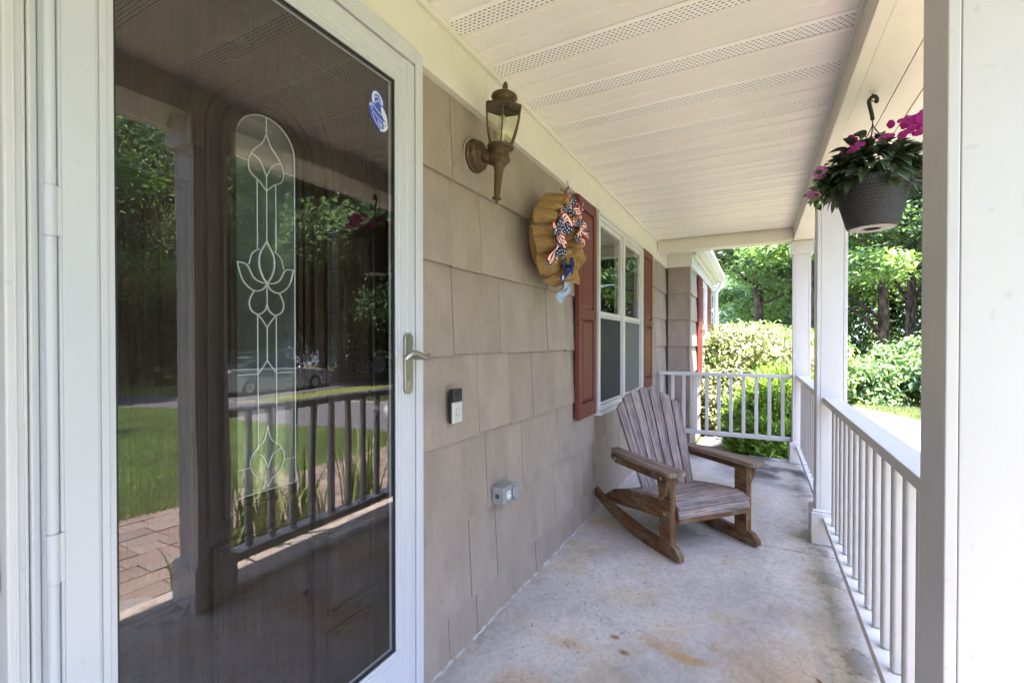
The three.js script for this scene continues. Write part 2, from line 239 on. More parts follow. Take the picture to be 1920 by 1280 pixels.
const shMats = [[0.372, 0.3, 0.244], [0.392, 0.318, 0.26], [0.355, 0.286, 0.234], [0.379, 0.306, 0.252], [0.363, 0.292, 0.236]].map((c) => std({ color: lin(...c), map: T.shingle, roughness: 0.62, bumpMap: T.shingleB, bumpScale: 0.0008 }));
// one shingle: a thin wedge, thick at its lower edge; w wide, h high, standing on (0, 0) of its own plane, facing +z
function shingleGeo(w, h, lean, over = 0) {
  const b = [[0, 0, 0], [w, 0, 0], [w, h, -lean], [0, h, -lean], [0, 0, -0.016], [w, 0, -0.016], [w, h, -lean - 0.006], [0, h, -lean - 0.006]];
  if (over) { b[0][0] -= over; b[4][0] -= over; }
  const e = 0.0016, idx = [[0, 1, 2, 3], [5, 4, 7, 6], [4, 0, 3, 7], [1, 5, 6, 2], [4, 5, 1, 0], [3, 2, 6, 7]], pos = [];
  for (const f of idx) for (const k of [0, 1, 2, 0, 2, 3]) pos.push(...b[f[k]]);
  const g = new THREE.BufferGeometry(); g.setAttribute('position', new THREE.Float32BufferAttribute(pos, 3)); g.computeVertexNormals(); return uvBox(g, 'y');
}
const BUTTS = [-0.155, 0.186, 0.521, 0.862, 1.203, 1.546, 1.884, 2.222];
// a wall of shingles: point at `along` = 0, direction of `along`, facing direction; skip(a0, a1, y0, y1) tells the openings
function shingleWall(origin, turn, a0, a1, ends, top) {
  for (let r = 0; r + 1 < BUTTS.length; r++) {
    const y0 = r === 0 ? -0.15 : BUTTS[r]; let a = a0;
    const cuts = ends(y0, BUTTS[r + 1]);
    for (const [s, e] of cuts) {
      a = s;
      while (a < e - 0.02) {
        let w = [0.15, 0.2, 0.26, 0.31, 0.36, 0.42][Math.floor(rnd() * 6)] * R(0.9, 1.15); if (a + w > e - 0.09) w = e - a;
        const hgt = BUTTS[r + 1] - y0 + 0.03, top = Math.min(hgt, 2.3 - y0);
        const jit = R(-0.0045, 0.0045), gap = rnd() < 0.42 ? R(0.004, 0.006) : R(0.0012, 0.0022);
        const m = mesh('shingle', shingleGeo(w - gap, top - jit, 0.019), shMats[Math.floor(rnd() * 5)], house);
        m.position.copy(origin(a)); m.position.y = y0 + jit; m.rotation.y = turn; m.rotateZ(R(-0.003, 0.003)); m.translateZ(R(-0.0018, 0.0018)); a += w;
      }
    }
  }
}
const cut = (list) => (y0, y1) => list.flatMap(([s, e, lo, hi]) => (y1 > lo + 0.02 && y0 < hi - 0.02 ? [[s, e]] : []));
// the long wall runs from the camera's left into the depth: facing +x means turn = +90 degrees, local x = -z... (along = depth)
shingleWall((a) => V(WX, 0, a), Math.PI / 2, 0, 0, (y0, y1) => { const w = [[-1.2, 0.262], [1.27, 3.28]]; if (y1 <= 0.75 || (y0 < 0.6 && y1 < 0.9)) w.push([3.28, 4.74]); w.push([4.74, 6.285]); return w; });
// return wall of the wing, facing the porch, and the wing's side
shingleWall((a) => new THREE.Vector3(a, 0, -6.3), 0, 0, 0, () => [[-1.03, -0.752]]);
shingleWall((a) => V(-0.756, 0, a), Math.PI / 2, 0, 0, () => [[6.3, 9.68]]);

{                                                              // crumbling caulk where the wall meets the floor
  const pts = []; for (let d = 1.26; d < 6.25; d += 0.05) pts.push(V(-1.052 + R(-0.004, 0.004), 0.003 + R(-0.003, 0.003), d));
  const g = tube(pts, 0.009, 400, 6), p = g.attributes.position; for (let i = 0; i < p.count; i++) { const k = vn(p.getZ(i) * 40 + 900, (i % 7) * 0.7, 4096, 7, 3); p.setY(i, p.getY(i) - 0.011 * sstep(0.35, 0.75, k)); p.setX(i, p.getX(i) - 0.008 * k); }
  g.computeVertexNormals(); mesh('caulk_line', uvBox(g), std({ color: lin(0.5, 0.48, 0.45), map: T.stone, roughness: 0.95 }), house);
}
// boards under the ceiling
for (const [d0, d1] of [[-4, 1.712], [1.715, 6.29]]) mesh('frieze_board', bx(-1.066, -1.032, 2.215, 2.432, d0, d1, 0.003, 'z'), M.cream, house);
mesh('frieze_board', bx(-1.03, -0.735, 2.222, 2.4, 6.27, 6.31, 0.003, 'x'), M.cream, house);
mesh('frieze_board', bx(-0.775, -0.735, 2.222, 2.43, 6.312, 9.7, 0.003, 'z'), M.white, house);
mesh('trim_strip', bx(-1.032, -1.012, 2.41, 2.431, -4, 5.55, 0.004, 'z'), M.cream, house);
// ceiling: boards across the porch, every third one pierced
{
  const perf = tex(256, 128, (u, v) => { const r = Math.floor(v * 6), fy = v * 6 - r - 0.5, x = u * 12 + (r % 2) * 0.5, fx = x - Math.floor(x) - 0.5; return Math.abs(fy) < 0.14 && Math.abs(fx) < 0.27 ? [1, 1, 1, 0] : [1, 1, 1, 1]; });
  perf.colorSpace = THREE.SRGBColorSpace;
  const vented = std({ color: lin(0.85, 0.815, 0.79), map: perf, alphaTest: 0.5, roughness: 0.45 });
  const L = 0.31 + 1.04, pitch = 0.106, prof = (a) => [[0, 0.0], [0.006, 0.0], [0.012, 0.006], [0.017, 0.006], [0.023, 0.0], [pitch, 0.0]];
  const boardGeo = (side) => {                                 // cross-section along depth: a flat face and a shallow v groove
    const p = prof(), pos = [], up = []; for (let i = 0; i + 1 < p.length; i++) { const [a, b] = [p[i], p[i + 1]]; pos.push(0, a[1], -a[0], L, a[1], -a[0], L, b[1], -b[0], 0, a[1], -a[0], L, b[1], -b[0], 0, b[1], -b[0]); }
    const g = new THREE.BufferGeometry(); g.setAttribute('position', new THREE.Float32BufferAttribute(pos, 3)); g.computeVertexNormals();
    const uv = []; for (let i = 0; i < pos.length; i += 3) uv.push(side ? pos[i] / 0.24 : pos[i], side ? clamp((-pos[i + 2] - 0.024) / (pitch - 0.026), -0.0001, 1) : -pos[i + 2]);
    g.setAttribute('uv', new THREE.Float32BufferAttribute(uv, 2)); return g;
  };
  const plain = boardGeo(false), pierced = boardGeo(true), ceil = group('porch_ceiling', house);
  for (let k = -38; k < 39; k++) { const d = 1.385 + k * pitch; if (d + pitch > 5.56 || d < -2.6) continue; const m = mesh('soffit_board', mod(k, 3) === 0 ? pierced : plain, mod(k, 3) === 0 ? vented : M.vinyl, ceil); m.position.set(-1.03, 2.43 + R(-0.0003, 0.0003), -d); m.rotation.x = R(-0.002, 0.002); m.rotation.z = R(-0.0008, 0.0008); }
  mesh('dark_attic_sheet', merge([bx(-1.05, 0.95, 2.5, 2.52, -4.2, 5.9, 0)]), M.attic, house);
  mesh('trim_strip', bx(0.312, 0.332, 2.415, 2.432, -4, 5.55, 0.003, 'z'), M.vinyl, house);
}
// the beam over the posts: a boxed beam of three boards below, and its faces
{
  const b = group('porch_beam', house);
  mesh('fascia_board', bx(0.325, 0.345, 2.302, 2.47, -4, 5.735, 0.003, 'z'), M.cream, b);
  mesh('beam_board', bx(0.327, 0.3725, 2.2975, 2.32, -4, 5.735, 0, 'z'), M.cream, b);
  mesh('beam_board', bx(0.374, 0.5035, 2.2995, 2.32, -4, 5.735, 0.0015, 'z'), M.cream, b);
  mesh('beam_board', bx(0.505, 0.6, 2.2975, 2.32, -4, 5.735, 0.0015, 'z'), M.cream, b);
  mesh('fascia_board', bx(0.601, 0.618, 2.294, 2.5, -4, 5.735, 0.003, 'z'), M.cream, b);
  const e = group('porch_beam', house); mesh('beam_board', bx(-1.03, 0.324, 2.3, 2.47, 5.55, 5.735, 0.004, 'x'), M.cream, e);
}
// roofs: the porch eave and gutter, the slopes above and the eave of the wing
{
  const eave = (x, y, d0, d1, back) => { const s = new THREE.Shape(); s.moveTo(x, y); s.lineTo(x, y + 0.14); s.lineTo(-3.5, y + 0.14 + (x + 3.5) * 0.42); s.lineTo(back, y + 0.14); s.lineTo(back, y); const g = new THREE.ExtrudeGeometry(s, { depth: d1 - d0, bevelEnabled: false }); g.translate(0, 0, -d1); return uvBox(g, 'z'); };
  mesh('roof', eave(0.9, 2.525, -4.3, 6.0, -7), M.roof, house);  // overhang out of view; its depth sets the shadow edge on the slab
  mesh('roof', eave(-0.64, 2.555, 6.02, 9.85, -7), M.roof, house);
  mesh('eave_soffit', bx(0.619, 0.88, 2.47, 2.5, -4.2, 5.9, 0.002, 'z'), M.white, house);
  const gut = (x, y, d0, d1) => { const s = new THREE.Shape(); s.moveTo(0, 0); s.lineTo(0.07, 0); s.bezierCurveTo(0.1, 0.03, 0.11, 0.06, 0.12, 0.075); s.lineTo(0.12, 0.125); s.lineTo(0.112, 0.125); s.lineTo(0.11, 0.08); s.lineTo(0.065, 0.006); s.lineTo(0.004, 0.006); s.lineTo(0.004, 0.12); s.lineTo(0, 0.12); const g = new THREE.ExtrudeGeometry(s, { depth: d1 - d0, bevelEnabled: false }); g.translate(x, y, -d1); return uvBox(g, 'z'); };
  mesh('gutter', gut(0.9, 2.47, -4.2, 6.0), M.white, house);
  const g2 = mesh('gutter', gut(-0.675, 2.415, 6.02, 9.9), M.white, house);
  mesh('gutter_end', bx(-0.675, -0.565, 2.415, 2.53, 9.9, 9.904, 0), M.white, g2);
  mesh('eave_soffit', merge([bx(-0.735, -0.676, 2.4, 2.42, 6.02, 9.88, 0.002, 'z'), bx(-0.734, -0.69, 2.36, 2.4, 6.32, 9.86, 0.012, 'z')]), M.white, house);
  mesh('eave_soffit', bx(-1.03, -0.676, 2.431, 2.45, 5.74, 6.3, 0.002), M.white, house);
  mesh('downspout', tube([V(-0.61, 2.415, 9.8), V(-0.61, 2.36, 9.8), V(-0.66, 2.28, 9.79), V(-0.71, 2.2, 9.78), V(-0.71, 1.9, 9.78), V(-0.71, 0, 9.78)], 0.042, 40, 8), M.white, house);
}
// posts
for (const d of [-1.0, 1.205, 3.43, 5.605]) {
  const p = group('porch_post', house), x0 = 0.328, x1 = 0.485;
  mesh('shaft', merge([bx(x0, x0 + 0.0205, 0, 2.3, d, d + 0.155, 0.003), bx(x1 - 0.0205, x1, 0, 2.3, d, d + 0.155, 0.003), bx(x0 + 0.0212, x1 - 0.0212, 0, 2.3, d + 0.0006, d + 0.1544, 0.0025)]), M.white, p);
  mesh('base_block', bx(x0 - 0.026, x1 + 0.026, 0.002, 0.2, d - 0.026, d + 0.181, 0.005), M.white, p);
  mesh('base_block_cap', merge([bx(x0 - 0.02, x1 + 0.02, 0.2, 0.212, d - 0.02, d + 0.175, 0.005)]), M.white, p);
  mesh('cap_block', bx(x0 - 0.022, x1 + 0.022, 2.16, 2.294, d - 0.022, d + 0.177, 0.004), M.white, p);
}
// ---- storm door and the front door behind it
{
  const frame = group('door_frame', house);
  mesh('casing', bx(-1.066, -1.022, 0.02, 2.214, 0.263, 0.2882, 0.004), M.white, frame);
  mesh('casing_bead', merge([bx(-1.03, -1.0195, 0.02, 2.21, 0.2725, 0.2765, 0.0015), bx(-1.03, -1.018, 0.02, 2.21, 0.283, 0.287, 0.0015)]), M.white, frame);
  mesh('casing', bx(-1.066, -1.012, 0.02, 2.214, 0.2885, 0.2995, 0.003), M.white, frame);
  mesh('casing', bx(-1.066, -1.022, 0.02, 2.214, 1.212, 1.272, 0.004), M.white, frame);
  mesh('casing', bx(-1.066, -0.99, 2.165, 2.214, 0.3, 1.211, 0.004, 'z'), M.white, frame);
  mesh('jamb', bx(-1.066, -0.972, 0.02, 2.19, 1.176, 1.2115, 0.003), M.doorWhite, frame);
  mesh('jamb', bx(-1.066, -1.0, 0.02, 2.16, 0.2997, 0.3085, 0.002), M.doorWhite, frame);
  mesh('header', bx(-1.066, -0.972, 2.142, 2.19, 0.31, 1.1755, 0.003, 'z'), M.doorWhite, frame);
  mesh('threshold', bx(-1.2, -0.965, 0.002, 0.085, 0.3, 1.22, 0.006, 'z'), M.doorWhite, frame);
  mesh('reveal', merge([bx(-1.2, -1.067, 0.09, 2.2, 0.29, 0.325, 0), bx(-1.2, -1.067, 0.09, 2.2, 1.17, 1.215, 0), bx(-1.2, -1.067, 2.13, 2.2, 0.326, 1.169, 0)]), M.doorWood, frame);
  const d = group('storm_door', house), xf = -0.975, xb = -1.01;
  const y0 = 0.095, y1 = 2.136, gy0 = 0.297, gy1 = 2.052, d0 = 0.311, d1 = 1.1725, g0 = 0.386, g1 = 1.088;
  mesh('stile', merge([bx(xb, xf, y0, y1, d0, g0 - 0.022, 0.003), bx(xb, xf + 0.0022, y0 + 0.01, y1 - 0.01, d0 + 0.004, g0 - 0.026, 0.002)]), M.doorWhite, d);
  mesh('stile', merge([bx(xb, xf, y0, y1, g1 + 0.022, d1, 0.003), bx(xb, xf + 0.0025, y0, y1, g1 + 0.045, d1 - 0.022, 0.0025)]), M.doorWhite, d);
  mesh('rail', merge([bx(xb, xf, gy1 + 0.022, y1, g0 - 0.022, g1 + 0.022, 0.003, 'z'), bx(xb, xf + 0.0025, gy1 + 0.04, y1 - 0.015, g0 - 0.022, g1 + 0.022, 0.0025, 'z')]), M.doorWhite, d);
  mesh('rail', merge([bx(xb, xf, y0, gy0 - 0.022, g0 - 0.022, g1 + 0.022, 0.003, 'z'), bx(xb, xf + 0.0025, y0 + 0.02, gy0 - 0.045, g0 - 0.022, g1 + 0.022, 0.0025, 'z')]), M.doorWhite, d);
  mesh('glazing_bead', merge([...frameBars(xb, xf - 0.001, gy0 - 0.022, gy1 + 0.022, g0 - 0.022, g1 + 0.022, 0.012, 0.002), ...frameBars(xb, xf - 0.004, gy0 - 0.011, gy1 + 0.011, g0 - 0.011, g1 + 0.011, 0.011, 0.002)]), M.doorWhite, d);
  mesh('gasket', merge(frameBars(-0.996, -0.984, gy0, gy1, g0, g1, 0.004, 0)), M.matteBlack, d);
  const pane = new THREE.PlaneGeometry(g1 - g0, gy1 - gy0); pane.rotateY(Math.PI / 2); pane.translate(-0.987, (gy0 + gy1) / 2, -(g0 + g1) / 2); mesh('glass_pane', pane, M.doorPane, d);
  mesh('hinge_rail', (() => { const g = new THREE.CylinderGeometry(0.0075, 0.0075, 2.04, 14); g.translate(-0.978, 1.115, -0.3025); return g; })(), M.doorWhite, d);
  for (const y of [0.91, 1.456]) { const h = mesh('hinge', merge([(() => { const g = new THREE.CylinderGeometry(0.0088, 0.0088, 0.078, 14); g.translate(-0.977, y, -0.3025); return uvBox(g); })(), bx(-0.992, -0.972, y - 0.039, y + 0.039, 0.303, 0.316, 0.002)]), M.doorWhite, d); mesh('hinge_pin', (() => { const g = new THREE.CylinderGeometry(0.0082, 0.0082, 0.0815, 10); g.translate(-0.9775, y, -0.3025); return g; })(), M.galv, h); }
  // handle: long plate, curved lever, key cylinder
  const hd = group('door_handle', d), plate = new THREE.Shape(); const pw = 0.0165, ph = 0.094; plate.moveTo(-pw, -ph + pw); plate.absarc(0, -ph + pw, pw, Math.PI, 2 * Math.PI); plate.lineTo(pw, ph - pw); plate.absarc(0, ph - pw, pw, 0, Math.PI);
  const pg = new THREE.ExtrudeGeometry(plate, { depth: 0.006, bevelEnabled: true, bevelSize: 0.002, bevelThickness: 0.003, bevelSegments: 3, curveSegments: 16 }); pg.rotateY(Math.PI / 2); pg.translate(xf + 0.003, 1.184, -1.131);
  const lv = tube([V(-0.93, 1.2, 1.072), V(-0.922, 1.211, 1.082), V(-0.918, 1.218, 1.1), V(-0.918, 1.214, 1.122), V(-0.918, 1.206, 1.14), V(-0.918, 1.203, 1.16), V(-0.919, 1.208, 1.176)], 0.0092, 40, 10); lv.scale(1, 1, 1);
  const kc = new THREE.CylinderGeometry(0.0085, 0.0085, 0.008, 20); kc.rotateZ(Math.PI / 2); kc.translate(xf + 0.012, 1.135, -1.131);
  const kc2 = bx(xf + 0.006, xf + 0.013, 1.112, 1.137, 1.126, 1.136, 0.003);
  const sp = new THREE.CylinderGeometry(0.009, 0.011, 0.05, 16); sp.rotateZ(Math.PI / 2); sp.translate(xf + 0.03, 1.207, -1.131);
  mesh('door_handle', merge([uvBox(pg), uvBox(lv), uvBox(kc), uvBox(sp), kc2]), M.nickel, d); d.remove(hd);
  // sticker: a knight's helmet in blue and silver
  const st = canvasTex(256, 384, (c, w, h) => {
    c.clearRect(0, 0, w, h); const P = (pts, f, s, lw = 5) => { c.beginPath(); pts.forEach((p, i) => p.length === 2 ? (i ? c.lineTo(...p) : c.moveTo(...p)) : c.bezierCurveTo(...p)); if (f) { c.closePath(); c.fillStyle = f; c.fill(); } if (s) { c.strokeStyle = s; c.lineWidth = lw; c.lineJoin = 'round'; c.stroke(); } };
    const B = '#2b4bb0', S = '#c9cede', D = '#1d2f78';
    P([[60, 150], [30, 60, 70, 0, 120, 5], [190, 20, 215, 80, 205, 130], [190, 140], [250, 200, 245, 250, 236, 270], [262, 320, 200, 384, 136, 382], [60, 330, 8, 250, 12, 180], [20, 140, 40, 140, 60, 150]], B, '#28418f', 6);
    P([[62, 146], [45, 70, 75, 14, 118, 18], [170, 30, 196, 80, 190, 122], [170, 120], [170, 70, 150, 42, 118, 40], [84, 44, 74, 90, 84, 130]], S);
    P([[84, 122], [80, 76, 100, 58, 126, 66], [152, 80, 162, 104, 164, 122]], null, S, 9); P([[90, 140], [100, 110, 120, 100, 146, 104]], null, S, 8);
    P([[164, 132], [190, 140], [228, 190, 236, 210, 238, 262], [196, 262, 182, 240, 172, 214], [164, 190, 162, 160, 164, 132]], S);
    P([[22, 168], [40, 150, 62, 150, 84, 166], [120, 200, 150, 214, 186, 218], [200, 230, 214, 240, 236, 246]], null, S, 9);
    P([[30, 190], [24, 176, 40, 160, 56, 172], [60, 190, 50, 206, 40, 202]], null, S, 7);
    P([[60, 210], [100, 250, 140, 268, 182, 276], [210, 270], [236, 268]], null, S, 8); P([[182, 282], [238, 268], [244, 310, 210, 340, 178, 348], [182, 320, 180, 300, 182, 282]], S); P([[52, 230], [70, 290, 110, 336, 166, 356]], null, S, 8);
    for (let i = 0; i < 3; i++) P([[112 + i * 22, 274 + i * 10], [124 + i * 22, 280 + i * 10], [136 + i * 16, 326 + i * 8], [128 + i * 16, 320 + i * 8]], S); for (let i = 0; i < 3; i++) P([[188 + i * 14, 296 - i * 5], [186 + i * 14, 326 - i * 6]], null, D, 5);
    P([[136, 374], [200, 378, 250, 330, 240, 286], [226, 330, 190, 352, 140, 358]], S); P([[172, 216], [176, 250, 180, 270, 182, 346]], null, D, 5);
  });
  const sg = new THREE.PlaneGeometry(0.085, 0.118); sg.rotateY(Math.PI / 2); sg.rotateX(0.06); sg.translate(-0.9862, 1.93, -1.022); const dc = mesh('emblem_sticker', sg, std({ map: st, alphaTest: 0.5, roughness: 0.4, side: THREE.DoubleSide }), d); dc.userData.label = 'blue and silver knight helmet emblem sticker on the glass';

  // front door: dark stained wood, an arched lite, raised panels
  const f = group('front_door', house), fx = -1.09, fc = 0.741, LW = 0.082, LY0 = 0.875, LS = 1.735;
  const body = new THREE.Shape(); body.moveTo(0.33, 0.09); body.lineTo(1.165, 0.09); body.lineTo(1.165, 2.125); body.lineTo(0.33, 2.125); body.closePath();
  const arch = (w, y0, ys) => { const p = new THREE.Path(); p.moveTo(fc - w, y0); p.lineTo(fc - w, ys); p.absarc(fc, ys, w, Math.PI, 0, true); p.lineTo(fc + w, y0); p.closePath(); return p; };
  body.holes.push(arch(LW, LY0, LS));
  const toDoor = (g, x) => { g.rotateY(Math.PI / 2); g.translate(x, 0, 0); return uvBox(g, 'y'); };   // shape x = depth along the porch, y = height; extrusion faces out
  const bg = new THREE.ExtrudeGeometry(body, { depth: 0.044, bevelEnabled: false, curveSegments: 24 }); mesh('door_leaf', toDoor(bg, fx - 0.044), M.doorWood, f);
  const ring = (wo, wi, yo, yi, ys, dep) => { const s = new THREE.Shape(arch(wo, yo, ys).getPoints(24)); s.holes.push(arch(wi, yi, ys)); return toDoor(new THREE.ExtrudeGeometry(s, { depth: dep, bevelEnabled: true, bevelSize: 0.003, bevelThickness: 0.004, bevelSegments: 2, curveSegments: 24 }), fx); };
  mesh('lite_moulding', merge([ring(LW + 0.03, LW + 0.018, LY0 - 0.03, LY0 - 0.018, LS, 0.01), ring(LW + 0.012, LW + 0.001, LY0 - 0.012, LY0 - 0.001, LS, 0.006), ring(LW + 0.062, LW + 0.052, LY0 - 0.062, LY0 - 0.052, LS, 0.004)]), M.doorWood, f);
  const panel = (a, b, y0, y1) => { const s = new THREE.Shape([new THREE.Vector2(a + 0.036, y0 + 0.036), new THREE.Vector2(b - 0.036, y0 + 0.036), new THREE.Vector2(b - 0.036, y1 - 0.036), new THREE.Vector2(a + 0.036, y1 - 0.036)]); const g = toDoor(new THREE.ExtrudeGeometry(s, { depth: 0.0005, bevelEnabled: true, bevelSize: 0.024, bevelThickness: 0.013, bevelSegments: 1 }), fx + 0.0005); mesh('raised_panel', merge([g, ...frameBars(fx - 0.004, fx + 0.014, y0, y1, a, b, 0.014, 0.006)]), M.doorWood, f); };
  panel(0.6, 0.882, 0.26, 0.79); for (const [a, b] of [[0.385, 0.565], [0.917, 1.105]]) { panel(a, b, 0.2, 0.42); panel(a, b, 0.46, 0.7); panel(a, b, 0.75, 1.6); }
  for (const s of [-1, 1]) {                                   // corner panels follow the arch
    const q = (m) => { const p = new THREE.Shape(), c = (v) => fc + s * v; p.moveTo(c(0.18 + m), 1.655 + m); p.lineTo(c(0.355 - m), 1.655 + m); p.lineTo(c(0.355 - m), 2.05 - m); p.lineTo(c(0.03 + m), 2.05 - m); p.lineTo(c(0.03 + m), 1.93 + m); p.bezierCurveTo(c(0.12 + m), 1.92 + m, c(0.175 + m), 1.84, c(0.18 + m), 1.655 + m); return p; };
    const o = q(0); o.holes.push(new THREE.Path(q(0.013).getPoints(12)));
    mesh('raised_panel', merge([toDoor(new THREE.ExtrudeGeometry(o, { depth: 0.008, bevelEnabled: true, bevelSize: 0.002, bevelThickness: 0.003, bevelSegments: 1 }), fx), toDoor(new THREE.ExtrudeGeometry(q(0.04), { depth: 0.004, bevelEnabled: true, bevelSize: 0.012, bevelThickness: 0.006, bevelSegments: 1 }), fx)]), M.doorWood, f);
  }
  const lite = mesh('door_lite', toDoor(new THREE.ShapeGeometry(new THREE.Shape(arch(LW, LY0, LS).getPoints(24)), 24), fx - 0.003), M.liteGlass, f);
  const cm = [], came = (pts, r = 0.0016) => cm.push(tube(pts.map(([a, y]) => V(fx - 0.0005, y, fc + a)), r, Math.max(4, pts.length * 8), 6)), both = (pts, r) => { came(pts, r); came(pts.map(([a, y]) => [-a, y]), r); };
  came([[0, 1.815], [0, 1.79], [0, 1.772]]); both([[0, 1.772], [0.012, 1.745], [0.036, 1.718], [0.047, 1.69], [0.042, 1.665], [0.02, 1.65], [0, 1.63]]); both([[0.04, 1.712], [0.018, 1.7], [0.004, 1.675], [0, 1.665]]); both([[0.047, 1.69], [0.065, 1.69], [0.08, 1.692]]); came([[0, 1.665], [0, 1.6], [0, 1.504]]); both([[0.025, 1.652], [0.025, 1.58], [0.025, 1.482]]);
  both([[0, 1.504], [0.018, 1.47], [0.02, 1.44], [0.01, 1.412], [0, 1.4]], 0.0024); both([[0.02, 1.482], [0.038, 1.468], [0.047, 1.44]]); both([[0.076, 1.442], [0.052, 1.438], [0.035, 1.41], [0.016, 1.4], [0, 1.4]], 0.002); both([[0.076, 1.442], [0.062, 1.4], [0.036, 1.378], [0.012, 1.382], [0, 1.398]], 0.002); both([[0.034, 1.378], [0.046, 1.35], [0.04, 1.328], [0.022, 1.32], [0.006, 1.33], [0, 1.345]], 0.002); came([[0, 1.4], [0, 1.37], [0, 1.345]]);
  both([[0.025, 1.32], [0.012, 1.305], [0, 1.288]]); came([[0, 1.288], [0, 1.25], [0, 1.205]]); both([[0, 1.205], [0.012, 1.188], [0.025, 1.172]]); both([[0.025, 1.32], [0.025, 1.17], [0.025, 0.985]]); both([[0.025, 1.172], [0.05, 1.172], [0.08, 1.172]]);
  both([[0, 1.04], [0.01, 1.005], [0.036, 0.98], [0.046, 0.955], [0.036, 0.925], [0.012, 0.905], [0, 0.888]]); both([[0.04, 0.977], [0.016, 0.968], [0, 0.935]]); both([[0.046, 0.945], [0.06, 0.945], [0.08, 0.945]]);
  { const p = [], w = LW - 0.003, q = (a, y) => p.push(V(fx, y, fc + a)); for (let i = 0; i < 20; i++) q(-w, LY0 + 0.004 + (LS - LY0) * i / 20); for (let i = 0; i <= 20; i++) q(-w * Math.cos(i / 20 * Math.PI), LS + w * Math.sin(i / 20 * Math.PI)); for (let i = 19; i >= 0; i--) q(w, LY0 + 0.004 + (LS - LY0) * i / 20); for (let i = 1; i < 8; i++) q(w - 2 * w * i / 8, LY0 + 0.004); cm.push(tube(p, 0.0018, 200, 6, true)); }
  mesh('leaded_came', merge(cm.map((g) => uvBox(g))), M.came, lite);
  const kn = new THREE.SphereGeometry(0.03, 24, 16); kn.scale(0.7, 1, 1); kn.translate(fx + 0.055, 1.04, -1.115); const st2 = new THREE.CylinderGeometry(0.012, 0.028, 0.045, 16); st2.rotateZ(-Math.PI / 2); st2.translate(fx + 0.022, 1.04, -1.115); mesh('door_knob', merge([kn, st2]), M.nickel, f);
  const kd = new THREE.CylinderGeometry(0.026, 0.028, 0.016, 24); kd.rotateZ(Math.PI / 2); kd.translate(fx + 0.008, 1.18, -1.115); mesh('deadbolt', kd, M.nickel, f);
}
// ---- windows and shutters
function sashWindow(parent, D0, D1, y0, y1, xf, screen) {         // one double-hung unit facing +x
  const w = group('window', parent), ym = (y0 + y1) / 2, t = 0.034;
  mesh('frame', merge(frameBars(xf - 0.07, xf + 0.012, y0 - 0.04, y1 + 0.03, D0 - 0.03, D1 + 0.03, 0.03, 0.003, 0.04)), M.white, w);
  mesh('sash', merge(frameBars(xf - 0.028, xf - 0.002, ym - 0.02, y1, D0, D1, t, 0.003)), M.white, w);
  mesh('sash', merge(frameBars(xf - 0.058, xf - 0.03, y0, ym + 0.02, D0, D1, t, 0.003)), M.white, w);
  const pane = (a, b, x) => { const g = new THREE.PlaneGeometry(D1 - D0 - 2 * t + 0.006, b - a); g.rotateY(Math.PI / 2); g.translate(x, (a + b) / 2, -(D0 + D1) / 2); mesh('pane', g, M.pane, w); };
  pane(ym + 0.012, y1 - t + 0.003, xf - 0.015); pane(y0 + t - 0.003, ym - 0.012, xf - 0.044);
  if (screen) { const g = new THREE.PlaneGeometry(D1 - D0 - 0.02, ym - y0 - 0.03); g.rotateY(Math.PI / 2); g.translate(xf - 0.012, (ym + y0) / 2 - 0.01, -(D0 + D1) / 2); mesh('insect_screen', g, screen, w); mesh('screen_frame', merge(frameBars(xf - 0.02, xf - 0.006, y0 + 0.002, ym - 0.022, D0 + 0.002, D1 - 0.002, 0.014, 0.002)), M.white, w); }
  return w;
}
sashWindow(house, 3.315, 3.975, 0.785, 2.155, -1.03, M.screen); sashWindow(house, 4.035, 4.695, 0.785, 2.155, -1.03, std({ color: lin(0.16, 0.165, 0.165), roughness: 0.8, transparent: true, opacity: 0.75 }));  // second screen is paler: grazing reflection put into its colour
mesh('window_trim', merge([bx(-1.06, -1.012, 2.186, 2.214, 3.27, 4.74, 0.003, 'z'), bx(-1.06, -1.0, 0.715, 0.744, 3.27, 4.74, 0.004, 'z'), bx(-1.06, -1.014, 0.745, 2.186, 3.258, 3.284, 0.002), bx(-1.06, -1.014, 0.745, 2.186, 4.726, 4.752, 0.002)]), M.white, house);
